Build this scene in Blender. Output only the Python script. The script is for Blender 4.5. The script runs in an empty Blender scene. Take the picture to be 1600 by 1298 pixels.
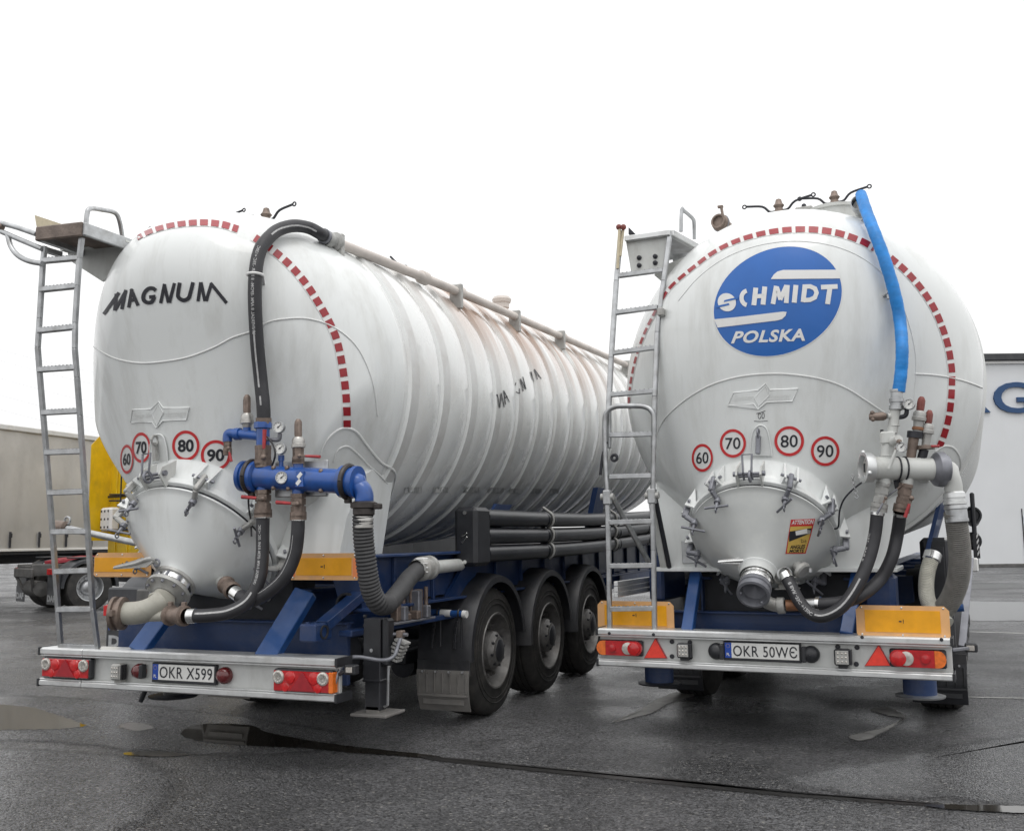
import bpy, bmesh, math, random
from mathutils import Vector, Matrix
from mathutils.bvhtree import BVHTree
random.seed(7)
R_ = math.radians
scene = bpy.context.scene
COL = scene.collection

# ---------------------------------------------------------------- camera, sky, sun, exposure
CAM_YAW, CAM_PITCH, CAM_ROLL, FOC, CAM_H = R_(21.8), R_(7.0), R_(-0.68), 1550.0, 1.46
def cam_axes():
    f = Vector((-math.sin(CAM_YAW)*math.cos(CAM_PITCH), math.cos(CAM_YAW)*math.cos(CAM_PITCH), math.sin(CAM_PITCH)))
    r = Vector((math.cos(CAM_YAW), math.sin(CAM_YAW), 0)); u = r.cross(f)
    return f, r*math.cos(CAM_ROLL)+u*math.sin(CAM_ROLL), -r*math.sin(CAM_ROLL)+u*math.cos(CAM_ROLL)
CF, CR, CU = cam_axes()
cam_data = bpy.data.cameras.new('camera')
cam_data.sensor_width = 36.0; cam_data.lens = 36.0*FOC/1600.0
cam_data.clip_start = 0.05; cam_data.clip_end = 2000
cam = bpy.data.objects.new('camera', cam_data); COL.objects.link(cam)
m3 = Matrix((CR, CU, -CF)).transposed()
cam.matrix_world = Matrix.Translation((0, 0, CAM_H)) @ m3.to_4x4()
scene.camera = cam

SUN_EL, SUN_AZ = R_(66), R_(150)
world = bpy.data.worlds.new('World'); scene.world = world; world.use_nodes = True
wn, wl = world.node_tree.nodes, world.node_tree.links
wn.clear()
w_out = wn.new('ShaderNodeOutputWorld'); w_bg = wn.new('ShaderNodeBackground'); w_bg.inputs['Strength'].default_value = 0.1
w_sky = wn.new('ShaderNodeTexSky'); w_sky.sky_type = 'NISHITA'; w_sky.sun_disc = False
w_sky.sun_elevation = SUN_EL; w_sky.sun_rotation = SUN_AZ
w_hs = wn.new('ShaderNodeHueSaturation'); w_hs.inputs['Saturation'].default_value = 0.12
w_tc = wn.new('ShaderNodeTexCoord'); w_sep = wn.new('ShaderNodeSeparateXYZ')
w_mr = wn.new('ShaderNodeMapRange'); w_mr.inputs['From Min'].default_value = 0.0; w_mr.inputs['From Max'].default_value = 1.0
w_mr.inputs['To Min'].default_value = 9.9; w_mr.inputs['To Max'].default_value = 17.0
w_nz = wn.new('ShaderNodeTexNoise'); w_nz.inputs['Scale'].default_value = 2.2; w_nz.inputs['Detail'].default_value = 4
w_mul = wn.new('ShaderNodeMath'); w_mul.operation = 'MULTIPLY'
w_nm = wn.new('ShaderNodeMapRange'); w_nm.inputs['To Min'].default_value = 0.88; w_nm.inputs['To Max'].default_value = 1.12
w_mix = wn.new('ShaderNodeMix'); w_mix.data_type = 'RGBA'; w_mix.inputs['Factor'].default_value = 0.86
w_cmb = wn.new('ShaderNodeCombineColor')
wl.new(w_tc.outputs['Generated'], w_sep.inputs[0]); wl.new(w_sep.outputs['Z'], w_mr.inputs['Value'])
wl.new(w_tc.outputs['Generated'], w_nz.inputs['Vector']); wl.new(w_nz.outputs['Fac'], w_nm.inputs['Value'])
wl.new(w_mr.outputs[0], w_mul.inputs[0]); wl.new(w_nm.outputs[0], w_mul.inputs[1])
for k in range(3): wl.new(w_mul.outputs[0], w_cmb.inputs[k])
wl.new(w_sky.outputs[0], w_hs.inputs['Color']); wl.new(w_hs.outputs[0], w_mix.inputs[6]); wl.new(w_cmb.outputs[0], w_mix.inputs[7])
wl.new(w_mix.outputs[2], w_bg.inputs['Color']); wl.new(w_bg.outputs[0], w_out.inputs[0])
sun = bpy.data.lights.new('sun', 'SUN'); sun.energy = 0.6; sun.angle = R_(25); sun.color = (1, .97, .93)
sun_o = bpy.data.objects.new('sun', sun); COL.objects.link(sun_o)
sun_o.rotation_euler = (R_(90)-SUN_EL, 0, R_(180)-SUN_AZ)
vs = scene.view_settings; vs.view_transform = 'Standard'; vs.look = 'None'; vs.gamma = 1.0; vs.exposure = 0.12

# ---------------------------------------------------------------- measuring: photo pixel -> point on a plane of a frame
def ray_dir(px, py): return (CF + CR*((px-800)/FOC) - CU*((py-649)/FOC)).normalized()
CAM_O = Vector((0, 0, CAM_H))
class Frame:
    def __init__(s, x, y, a=0.0):
        s.m = Matrix.Translation((x, y, 0)) @ Matrix.Rotation(a, 4, 'Z'); s.i = s.m.inverted(); s.loc = (x, y, 0); s.ang = a
        s.o = s.i @ CAM_O; s.bvh = None
    def d(s, px, py): return (s.i.to_3x3() @ ray_dir(px, py))
    def on(s, ax, v, px, py):
        d = s.d(px, py); return s.o + d*((v-s.o[ax])/d[ax])
    def Y(s, px, py, y=0.0): return s.on(1, y, px, py)
    def X(s, px, py, x): return s.on(0, x, px, py)
    def Z(s, px, py, z=0.0): return s.on(2, z, px, py)
    def S(s, px, py, off=0.0):
        d = s.d(px, py); h = s.bvh.ray_cast(s.o, d)
        if h[0] is None: return None
        n = h[1] if h[1].dot(d) < 0 else -h[1]
        return h[0] + n*off
    def N(s, px, py, off):
        """first point on the sight line that comes within off of the surface (or passes it most closely)"""
        d = s.d(px, py); best = None; t = 4.0
        while t < 26:
            p = s.o+d*t; q = s.bvh.find_nearest(p)[3]
            if q <= off: return p
            if best is None or q < best[0]: best = (q, p)
            t += .012
        return best[1]
TL, TR, WF = Frame(-4.52, 5.4), Frame(-1.01, 7.17, R_(-3)), Frame(0, 0)

# ---------------------------------------------------------------- materials
def mat(name, col, rough=.5, metal=0, noise=0.0, nscale=8, bump=0.0, bscale=60, coat=0.0, spec=.5, dirt=None, dirt_amt=0.0, dirt_scale=(2, 2, .6), trans=0, vary_rough=0.0):
    m = bpy.data.materials.new(name); m.use_nodes = True
    n, l = m.node_tree.nodes, m.node_tree.links
    b = n['Principled BSDF']
    b.inputs['Base Color'].default_value = (*col, 1); b.inputs['Roughness'].default_value = rough; b.inputs['Metallic'].default_value = metal
    b.inputs['Specular IOR Level'].default_value = spec; b.inputs['Coat Weight'].default_value = coat; b.inputs['Coat Roughness'].default_value = .08
    if trans: b.inputs['Transmission Weight'].default_value = trans
    tc = n.new('ShaderNodeTexCoord'); cur = None
    if noise:
        t = n.new('ShaderNodeTexNoise'); t.inputs['Scale'].default_value = nscale; t.inputs['Detail'].default_value = 5; l.new(tc.outputs['Object'], t.inputs['Vector'])
        r = n.new('ShaderNodeMapRange'); r.inputs['From Min'].default_value = .3; r.inputs['From Max'].default_value = .7; r.inputs['To Min'].default_value = 1-noise; r.inputs['To Max'].default_value = 1+noise
        l.new(t.outputs['Fac'], r.inputs['Value'])
        v = n.new('ShaderNodeVectorMath'); v.operation = 'SCALE'; v.inputs[0].default_value = col; l.new(r.outputs[0], v.inputs['Scale']); cur = v.outputs[0]
    if dirt:
        mp = n.new('ShaderNodeMapping'); mp.inputs['Scale'].default_value = dirt_scale; l.new(tc.outputs['Object'], mp.inputs['Vector'])
        t = n.new('ShaderNodeTexNoise'); t.inputs['Scale'].default_value = 2.0; t.inputs['Detail'].default_value = 8; t.inputs['Roughness'].default_value = .65; l.new(mp.outputs[0], t.inputs['Vector'])
        r = n.new('ShaderNodeMapRange'); r.inputs['From Min'].default_value = .48; r.inputs['From Max'].default_value = .78; r.inputs['To Max'].default_value = dirt_amt; l.new(t.outputs['Fac'], r.inputs['Value'])
        x = n.new('ShaderNodeMix'); x.data_type = 'RGBA'; l.new(r.outputs[0], x.inputs[0]); x.inputs[7].default_value = (*dirt, 1)
        if cur: l.new(cur, x.inputs[6])
        else: x.inputs[6].default_value = (*col, 1)
        cur = x.outputs[2]
        if vary_rough:
            q = n.new('ShaderNodeMapRange'); q.inputs['From Min'].default_value = .35; q.inputs['From Max'].default_value = .75; q.inputs['To Min'].default_value = rough; q.inputs['To Max'].default_value = rough+vary_rough
            l.new(t.outputs['Fac'], q.inputs['Value']); l.new(q.outputs[0], b.inputs['Roughness'])
    if cur: l.new(cur, b.inputs['Base Color'])
    if bump:
        t = n.new('ShaderNodeTexNoise'); t.inputs['Scale'].default_value = bscale; t.inputs['Detail'].default_value = 4; l.new(tc.outputs['Object'], t.inputs['Vector'])
        bn = n.new('ShaderNodeBump'); bn.inputs['Strength'].default_value = bump; bn.inputs['Distance'].default_value = .01; l.new(t.outputs['Fac'], bn.inputs['Height']); l.new(bn.outputs[0], b.inputs['Normal'])
    return m
M = {}
GREY_DIRT = (.30, .28, .25)
M['tank'] = mat('tank_paint', (.735, .755, .748), .28, noise=.03, nscale=1.5, coat=.5, dirt=(.46, .46, .43), dirt_amt=.6, dirt_scale=(2.5, 2.5, .5), vary_rough=.2, bump=.04, bscale=3)
M['tank_clean'] = mat('trim_paint', (.55, .56, .54), .4, noise=.05, nscale=6, dirt=GREY_DIRT, dirt_amt=.5, dirt_scale=(6, 6, 3))
M['barrel'] = mat('barrel_paint', (.74, .755, .745), .20, noise=.03, nscale=1.2, coat=.9, dirt=(.50, .46, .42), dirt_amt=.45, dirt_scale=(2.0, 1.2, .6), vary_rough=.18)
M['barrel'].node_tree.nodes['Principled BSDF'].inputs['Coat Roughness'].default_value = .03
M['hoop'] = mat('hoop_paint', (.60, .605, .595), .38, noise=.08, nscale=2, coat=.2, dirt=(.36, .33, .30), dirt_amt=.6, dirt_scale=(2, 2, 2))
def add_rust(m):
    n, l = m.node_tree.nodes, m.node_tree.links; b = n['Principled BSDF']; src = b.inputs['Base Color'].links[0].from_socket
    tc = n.new('ShaderNodeTexCoord'); mp = n.new('ShaderNodeMapping'); mp.inputs['Scale'].default_value = (.5, 2.6, .35); l.new(tc.outputs['Object'], mp.inputs['Vector'])
    t = n.new('ShaderNodeTexNoise'); t.inputs['Scale'].default_value = 2.2; t.inputs['Detail'].default_value = 6; l.new(mp.outputs[0], t.inputs['Vector'])
    sp = n.new('ShaderNodeSeparateXYZ'); l.new(tc.outputs['Object'], sp.inputs[0])
    def rg(s_, a, c, d, e): r = n.new('ShaderNodeMapRange'); r.interpolation_type = 'SMOOTHSTEP'; r.inputs[1].default_value = a; r.inputs[2].default_value = c; r.inputs[3].default_value = d; r.inputs[4].default_value = e; l.new(s_, r.inputs[0]); return r.outputs[0]
    def mu(a, c): q = n.new('ShaderNodeMath'); q.operation = 'MULTIPLY'; l.new(a, q.inputs[0]); l.new(c, q.inputs[1]); return q.outputs[0]
    k = mu(mu(rg(t.outputs['Fac'], .30, .60, 0, .95), rg(sp.outputs['Z'], 2.75, 3.45, 0, 1)), mu(rg(sp.outputs['Y'], 1.0, 2.6, 0, 1), rg(sp.outputs['Y'], 4.6, 7.0, 1, .12)))
    x = n.new('ShaderNodeMix'); x.data_type = 'RGBA'; l.new(k, x.inputs[0]); l.new(src, x.inputs[6]); x.inputs[7].default_value = (.40, .27, .20, 1); l.new(x.outputs[2], b.inputs['Base Color'])
M['barrel_l'] = M['barrel'].copy(); M['hoop_l'] = M['hoop'].copy(); add_rust(M['barrel_l']); add_rust(M['hoop_l'])
M['clamp_dark'] = mat('clamp_dark', (.055, .048, .045), .45, .5, noise=.3, nscale=25)
M['lid'] = mat('lid_paint', (.56, .575, .565), .42, noise=.05, nscale=3, dirt=(.66, .67, .64), dirt_amt=.6, dirt_scale=(5, 5, 5), bump=.04, bscale=5)
M['print'] = mat('hose_lettering', (.42, .42, .42), .6, noise=.2, nscale=60)
M['collar_steel'] = mat('valve_collar', (.42, .41, .39), .35, .6, noise=.15, nscale=25)
M['rust_stain'] = mat('stained_paint', (.58, .53, .49), .55, noise=.15, nscale=4)
M['steel'] = mat('galvanised_steel', (.46, .47, .48), .42, .85, noise=.18, nscale=14, dirt=(.25, .24, .22), dirt_amt=.6, dirt_scale=(5, 5, 5))
M['alu'] = mat('aluminium', (.66, .67, .67), .38, .7, noise=.07, nscale=6, dirt=(.35, .34, .32), dirt_amt=.5, dirt_scale=(4, 4, 4))
M['alu_panel'] = mat('bumper_panel', (.55, .56, .55), .42, .35, noise=.07, nscale=5, dirt=(.28, .27, .25), dirt_amt=.55, dirt_scale=(3, 3, 1.2))
M['chrome'] = mat('bright_metal', (.75, .75, .74), .2, 1.0, noise=.1, nscale=20)
M['brass'] = mat('dull_brown_metal', (.20, .155, .13), .5, .45, noise=.25, nscale=25, bump=.2, bscale=80)
M['castgrey'] = mat('cast_grey', (.40, .40, .385), .5, .3, noise=.12, nscale=15, dirt=(.2, .18, .16), dirt_amt=.7, dirt_scale=(6, 6, 6))
M['coupling'] = mat('coupling_grey', (.22, .225, .25), .45, .5, noise=.15, nscale=18)
M['elbow'] = mat('beige_grey_pipe', (.40, .39, .34), .45, .1, noise=.1, nscale=12, dirt=(.2, .18, .15), dirt_amt=.6, dirt_scale=(6, 6, 6))
M['blue'] = mat('blue_paint', (.008, .033, .115), .42, noise=.2, nscale=6, coat=.15, dirt=(.075, .08, .11), dirt_amt=.75, dirt_scale=(3, 3, 3), vary_rough=.2)
M['blue_bright'] = mat('bright_blue_paint', (.012, .068, .235), .42, noise=.15, nscale=8, coat=.2, dirt=(.08, .11, .18), dirt_amt=.5, dirt_scale=(4, 4, 4))
M['manifold'] = mat('manifold_blue', (.014, .078, .31), .33, noise=.18, nscale=10, coat=.3, dirt=(.05, .06, .10), dirt_amt=.6, dirt_scale=(6, 6, 6))
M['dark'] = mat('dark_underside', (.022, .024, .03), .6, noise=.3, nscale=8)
M['black'] = mat('black_plastic', (.022, .023, .027), .42, noise=.25, nscale=10)
M['fender'] = mat('fender_plastic', (.022, .023, .027), .48, noise=.3, nscale=6, dirt=(.065, .062, .06), dirt_amt=.7, dirt_scale=(3, 3, 1.5))
M['tube'] = mat('tube_black', (.020, .022, .027), .33, noise=.2, nscale=5, dirt=(.05, .05, .055), dirt_amt=.6)
M['rubber'] = mat('tyre_rubber', (.026, .025, .024), .72, noise=.25, nscale=9, bump=.15, bscale=70, dirt=(.075, .068, .06), dirt_amt=.7, dirt_scale=(4, 4, 4))
M['rim'] = mat('wheel_rim', (.17, .165, .16), .5, .5, noise=.3, nscale=14, dirt=(.07, .06, .05), dirt_amt=.8, dirt_scale=(5, 5, 5))
M['hose'] = mat('hose_rubber', (.028, .028, .032), .52, noise=.2, nscale=12, bump=.1, bscale=120)
M['hose_grey'] = mat('corrugated_hose', (.042, .042, .044), .6, noise=.2, nscale=15)
M['hose_braid'] = mat('braided_hose', (.20, .195, .18), .7, noise=.2, nscale=14, bump=.5, bscale=200, dirt=(.12, .11, .1), dirt_amt=.6, dirt_scale=(6, 6, 2))
M['hose_white'] = mat('pale_braided_hose', (.50, .49, .43), .6, noise=.15, nscale=14, bump=.4, bscale=200)
M['sleeve'] = mat('blue_sleeve', (.012, .22, .62), .5, noise=.22, nscale=9, bump=.5, bscale=22, dirt=(.02, .15, .40), dirt_amt=.6, dirt_scale=(6, 6, 14))
M['flap'] = mat('rubber_flap', (.16, .153, .145), .65, noise=.15, nscale=10, dirt=(.2, .19, .17), dirt_amt=.6, dirt_scale=(4, 4, 2))
M['red_lens'] = mat('red_lens', (.42, .008, .012), .12, coat=.6, noise=.2, nscale=30)
M['red_lens_bright'] = mat('bright_red_lens', (.50, .010, .012), .15, coat=.6, noise=.2, nscale=40)
M['dark_red_lens'] = mat('dark_red_lens', (.11, .012, .014), .2, coat=.5, noise=.15, nscale=30)
M['orange_lens'] = mat('orange_lens', (.72, .16, .02), .15, coat=.6, noise=.2, nscale=40)
M['clear_lens'] = mat('clear_lens', (.52, .49, .45), .12, .4, coat=.8, noise=.25, nscale=50)
M['reflector'] = mat('red_reflector', (.78, .05, .03), .3, coat=.3, noise=.08, nscale=50)
M['yel_sign'] = mat('yellow_reflective', (.80, .36, .008), .35, noise=.07, nscale=16, dirt=(.55, .25, .02), dirt_amt=.4)
M['sign_edge'] = mat('pale_orange_edge', (.72, .40, .17), .4, noise=.1, nscale=8, dirt=(.5, .33, .2), dirt_amt=.5, dirt_scale=(4, 4, 2))
M['sign_orange'] = mat('orange_edge', (.80, .25, .09), .4, noise=.08, nscale=10)
M['white'] = mat('white_vinyl', (.74, .74, .73), .4, noise=.04, nscale=12, dirt=(.5, .48, .44), dirt_amt=.35, dirt_scale=(6, 6, 6))
M['plate'] = mat('plate_white', (.70, .70, .68), .4, noise=.04, nscale=20)
M['ink'] = mat('black_vinyl', (.018, .019, .026), .5, noise=.15, nscale=20)
M['red'] = mat('red_vinyl', (.56, .03, .035), .38, noise=.08, nscale=20, dirt=(.40, .06, .06), dirt_amt=.4, dirt_scale=(5, 5, 5))
M['dash'] = mat('red_reflective', (.30, .012, .02), .3, noise=.12, nscale=25, coat=.2)
M['handle_red'] = mat('red_handle', (.36, .035, .04), .45, noise=.2, nscale=30)
M['logo_blue'] = mat('logo_blue', (.007, .115, .43), .38, noise=.05, nscale=5, coat=.15)
M['eu_blue'] = mat('plate_blue', (.01, .06, .36), .4, noise=.05, nscale=30)
M['seam'] = mat('weld_seam', (.70, .71, .70), .38, noise=.06, nscale=10)
M['copper'] = mat('copper_brown', (.26, .12, .06), .5, .2, noise=.25, nscale=20)
M['rust_red'] = mat('rusty_red', (.20, .055, .045), .6, noise=.25, nscale=20)
M['beige'] = mat('beige_band', (.55, .48, .34), .55, noise=.1, nscale=20)
M['tread'] = mat('platform_tread', (.17, .135, .115), .65, .2, noise=.3, nscale=10, bump=.5, bscale=45)
M['sticker_yel'] = mat('sticker_yellow', (.62, .42, .10), .45, noise=.08, nscale=30)

# ---------------------------------------------------------------- mesh builder
def catmull(pts, k):
    P = [Vector(p) for p in pts]
    if len(P) < 3 or k < 2: return P
    out = []
    for i in range(len(P)-1):
        a = P[i-1] if i > 0 else P[i]*2-P[i+1]
        b, c = P[i], P[i+1]
        d = P[i+2] if i+2 < len(P) else P[i+1]*2-P[i]
        for j in range(k):
            t = j/k
            out.append(.5*((2*b)+(c-a)*t+(2*a-5*b+4*c-d)*t*t+(3*b-a-3*c+d)*t**3))
    out.append(P[-1]); return out
def basis(n):
    n = Vector(n).normalized(); u = Vector((0, 0, 1)) if abs(n.z) < .9 else Vector((1, 0, 0))
    a = n.cross(u).normalized(); return a, n.cross(a).normalized(), n
class MB:
    def __init__(s): s.v = []; s.f = []; s.m = []; s.sm = []
    def add(s, vs, fs, m=0, smooth=False):
        o = len(s.v); s.v += [tuple(v) for v in vs]
        for f in fs: s.f.append([i+o for i in f]); s.m.append(m); s.sm.append(smooth)
        return s
    def boxb(s, x0, x1, y0, y1, z0, z1, m=0, ch=.004, rot=None, piv=None):
        if x1 < x0: x0, x1 = x1, x0
        if y1 < y0: y0, y1 = y1, y0
        if z1 < z0: z0, z1 = z1, z0
        c = min(ch, (x1-x0)*.3, (y1-y0)*.3, (z1-z0)*.3)
        vs = []; idx = {}
        for ix, x in ((0, x0), (1, x1)):
            for iy, y in ((0, y0), (1, y1)):
                for iz, z in ((0, z0), (1, z1)):
                    sx, sy, sz = (c if ix == 0 else -c), (c if iy == 0 else -c), (c if iz == 0 else -c)
                    for a, p in enumerate(((x, y+sy, z+sz), (x+sx, y, z+sz), (x+sx, y+sy, z))):
                        idx[ix, iy, iz, a] = len(vs); vs.append(Vector(p))
        g = lambda *k: idx[k]
        fs = []
        for i in (0, 1):
            q = [g(i, 0, 0, 0), g(i, 1, 0, 0), g(i, 1, 1, 0), g(i, 0, 1, 0)]; fs.append(q if i else q[::-1])
            q = [g(0, i, 0, 1), g(0, i, 1, 1), g(1, i, 1, 1), g(1, i, 0, 1)]; fs.append(q if i else q[::-1])
            q = [g(0, 0, i, 2), g(1, 0, i, 2), g(1, 1, i, 2), g(0, 1, i, 2)]; fs.append(q if i else q[::-1])
            for j in (0, 1):
                fs.append([g(0, i, j, 1), g(1, i, j, 1), g(1, i, j, 2), g(0, i, j, 2)])
                fs.append([g(i, 0, j, 0), g(i, 1, j, 0), g(i, 1, j, 2), g(i, 0, j, 2)])
                fs.append([g(i, j, 0, 0), g(i, j, 1, 0), g(i, j, 1, 1), g(i, j, 0, 1)])
                for k in (0, 1): fs.append([g(i, j, k, 0), g(i, j, k, 1), g(i, j, k, 2)])
        if rot is not None:
            pv = Vector(piv) if piv is not None else Vector(((x0+x1)/2, (y0+y1)/2, (z0+z1)/2))
            vs = [pv+rot@(v-pv) for v in vs]
        return s.add(vs, fs, m)
    def bar(s, a, b, w, h, m=0, up=(0, 0, 1), ch=.003):
        a, b = Vector(a), Vector(b); d = (b-a); L = d.length; d.normalize()
        x = d.cross(Vector(up))
        if x.length < 1e-4: x = d.cross(Vector((1, 0, 0)))
        x.normalize(); z = x.cross(d)
        t = MB(); t.boxb(-w/2, w/2, 0, L, -h/2, h/2, 0, ch)
        mm = Matrix((x, d, z)).transposed()
        return s.add([a+mm@Vector(v) for v in t.v], t.f, m)
    def tube(s, pts, r, n=12, m=0, k=1, caps=True, rf=None, flat=None):
        P = catmull(pts, k); N = len(P)
        T = [(P[min(i+1, N-1)]-P[max(i-1, 0)]).normalized() for i in range(N)]
        a, b, _ = basis(T[0]); vs = []; fs = []
        for i in range(N):
            if i:
                q = T[i-1].rotation_difference(T[i]); a = q@a; b = q@b
            rr = rf(i, i/(N-1)) if rf else r
            for j in range(n):
                t = 2*math.pi*j/n; vs.append(P[i]+a*math.cos(t)*rr+b*math.sin(t)*rr)
        for i in range(N-1):
            for j in range(n):
                fs.append([i*n+j, i*n+(j+1) % n, (i+1)*n+(j+1) % n, (i+1)*n+j])
        s.add(vs, fs, m, True)
        if caps:
            s.add(vs[:n], [list(range(n))[::-1]], m); s.add(vs[-n:], [list(range(n))], m)
        return s
    def cyl(s, a, b, r, m=0, n=20, r2=None): return s.tube([a, b], r, n, m, rf=(None if r2 is None else (lambda i, t: r+(r2-r)*t)))
    def lathe(s, prof, o, ax, n=32, m=0, sharp=True, a0=0, a1=2*math.pi):
        o = Vector(o); u, v, w = basis(ax); vs = []; fs = []
        full = abs(a1-a0-2*math.pi) < 1e-6; cnt = n if full else n+1
        segs = []
        for i in range(len(prof)-1):
            segs.append((prof[i], prof[i+1]))
        for (t0, r0), (t1, r1) in segs:
            vs = []
            for (t, r) in ((t0, r0), (t1, r1)):
                for j in range(cnt):
                    th = a0+(a1-a0)*j/n; vs.append(o+w*t+u*math.cos(th)*r+v*math.sin(th)*r)
            fs = [[j, (j+1) % cnt, cnt+(j+1) % cnt, cnt+j] for j in range(n if full else n)]
            s.add(vs, fs, m, True)
        return s
    def slathe(s, prof, o, ax, n=32, m=0):
        o = Vector(o); u, v, w = basis(ax); vs = []
        for (t, r) in prof:
            for j in range(n):
                th = 2*math.pi*j/n; vs.append(o+w*t+u*math.cos(th)*r+v*math.sin(th)*r)
        fs = [[i*n+j, i*n+(j+1) % n, (i+1)*n+(j+1) % n, (i+1)*n+j] for i in range(len(prof)-1) for j in range(n)]
        return s.add(vs, fs, m, True)
    def prism(s, poly, ext, m=0):
        n = len(poly); e = Vector(ext); P = [Vector(p) for p in poly]
        return s.add(P+[p+e for p in P], [list(range(n))[::-1], list(range(n, 2*n))]+[[i, (i+1) % n, n+(i+1) % n, n+i] for i in range(n)], m)
    def ball(s, c, r, m=0, n=10):
        return s.slathe([(-r*math.cos(math.pi*i/n), max(1e-4, r*math.sin(math.pi*i/n))) for i in range(n+1)], c, (0, 0, 1), 12, m)
    def ring(s, c, ax, R, r, m=0, n=20):
        u, v, w = basis(ax); c = Vector(c)
        return s.tube([c+u*math.cos(2*math.pi*i/n)*R+v*math.sin(2*math.pi*i/n)*R for i in range(n+1)], r, 8, m, caps=False)
    def build(s, name, mats, parent=None, label=None, fixn=True, bevel=0):
        me = bpy.data.meshes.new(name); me.from_pydata(s.v, [], s.f)
        if not isinstance(mats, (list, tuple)): mats = [mats]
        for x in mats: me.materials.append(x)
        for p, mi, sm in zip(me.polygons, s.m, s.sm): p.material_index = mi; p.use_smooth = sm
        if fixn:
            bm = bmesh.new(); bm.from_mesh(me); bmesh.ops.remove_doubles(bm, verts=bm.verts, dist=1e-5)
            bmesh.ops.recalc_face_normals(bm, faces=bm.faces)
            for e in bm.edges:
                if len(e.link_faces) == 2 and e.calc_face_angle(0) > R_(38): e.smooth = False
            bm.to_mesh(me); bm.free()
        me.update()
        o = bpy.data.objects.new(name, me); COL.objects.link(o)
        if parent is not None: o.parent = parent
        if label: o['label'] = label
        return o
def thing(name, label, cat, frame=None, loc=(0, 0, 0), rz=0, group=None):
    o = bpy.data.objects.new(name, None); COL.objects.link(o); o.empty_display_size = .3
    o.location = frame.loc if frame else loc; o.rotation_euler = (0, 0, frame.ang if frame else rz)
    o['label'] = label; o['category'] = cat
    if group: o['group'] = group
    return o
def tag(o, label, cat, group=None):
    o['label'] = label; o['category'] = cat
    if group: o['group'] = group
    return o
def structure(o): o['kind'] = 'structure'; return o
def dup(root, parent=None):
    c = root.copy(); COL.objects.link(c); c.parent = parent
    for ch in list(root.children): dup(ch, c)
    return c

# ---------------------------------------------------------------- lettering
_tc = {}
def text2d(body, bold=0.0, shear=0.0, sp=1.0, norm=True):
    key = (body, bold, shear, sp, norm)
    if key in _tc: return _tc[key]
    cu = bpy.data.curves.new('t', 'FONT'); cu.body = body; cu.size = 1; cu.offset = bold; cu.shear = shear; cu.space_character = sp; cu.resolution_u = 4; cu.fill_mode = 'FRONT'
    ob = bpy.data.objects.new('t', cu); COL.objects.link(ob)
    dg = bpy.context.evaluated_depsgraph_get(); dg.update()
    me = ob.evaluated_get(dg).to_mesh()
    v = [(p.co.x, p.co.y) for p in me.vertices]; f = [list(p.vertices) for p in me.polygons]
    ob.evaluated_get(dg).to_mesh_clear(); bpy.data.objects.remove(ob); bpy.data.curves.remove(cu)
    x0 = min(a for a, _ in v); x1 = max(a for a, _ in v); y0 = min(b for _, b in v); y1 = max(b for _, b in v)
    asp = (x1-x0)/(y1-y0)
    if norm: v = [((a-x0)/(x1-x0), (b-y0)/(y1-y0)) for a, b in v]
    _tc[key] = (v, f, asp); return _tc[key]
def put_text(mb, body, fn, m=0, **kw):
    v, f, a = text2d(body, **kw); mb.add([fn(x, y) for x, y in v], f, m)
def quad_fn(tl, tr, br, bl):
    tl, tr, br, bl = map(Vector, (tl, tr, br, bl))
    return lambda x, y: (bl*(1-x)+br*x)*(1-y)+(tl*(1-x)+tr*x)*y
def fine(v2, f, maxlen):
    bm = bmesh.new(); vv = [bm.verts.new((a, b, 0)) for a, b in v2]
    for q in f:
        try: bm.faces.new([vv[i] for i in q])
        except ValueError: pass
    bmesh.ops.triangulate(bm, faces=bm.faces)
    for _ in range(6):
        es = [e for e in bm.edges if e.calc_length() > maxlen]
        if not es: break
        bmesh.ops.subdivide_edges(bm, edges=es, cuts=1); bmesh.ops.triangulate(bm, faces=bm.faces)
    bm.verts.index_update()
    o = [(q.co.x, q.co.y) for q in bm.verts], [[q.index for q in p.verts] for p in bm.faces]
    bm.free(); return o
def decal(mb, fr, v2, f, off=.004, m=0, maxlen=12):
    v2, f = fine(v2, f, maxlen); P = [fr.S(a, b, off) for a, b in v2]
    idx = {}; vs = []
    for i, p in enumerate(P):
        if p is not None: idx[i] = len(vs); vs.append(p)
    mb.add(vs, [[idx[i] for i in q] for q in f if all(i in idx for i in q)], m, True)
def decal_poly(mb, fr, poly, **k): decal(mb, fr, poly, [list(range(len(poly)))], **k)
def decal_text(mb, fr, body, tl, tr, br, bl, off=.006, m=0, maxlen=10, **kw):
    q = quad_fn((*tl, 0), (*tr, 0), (*br, 0), (*bl, 0)); v, f, a = text2d(body, **kw)
    decal(mb, fr, [(q(x, y).x, q(x, y).y) for x, y in v], f, off, m, maxlen)
def stroke2d(pts, w):
    P = [Vector(p) for p in pts]; V = []; F = []; n = len(P)
    U = [(P[i+1]-P[i]).normalized() for i in range(n-1)]
    perp = lambda d: Vector((-d.y, d.x))
    L = []; Rr = []
    for i in range(n):
        a = perp(U[max(i-1, 0)]); b = perp(U[min(i, n-2)]); m = a+b
        if m.length < .35: m = a
        m.normalize(); k = 1/max(.62, m.dot(a)); L.append(P[i]+m*w/2*k); Rr.append(P[i]-m*w/2*k)
    return [tuple(q) for q in L+Rr], [[i, i+1, n+i+1, n+i] for i in range(n-1)]
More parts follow.
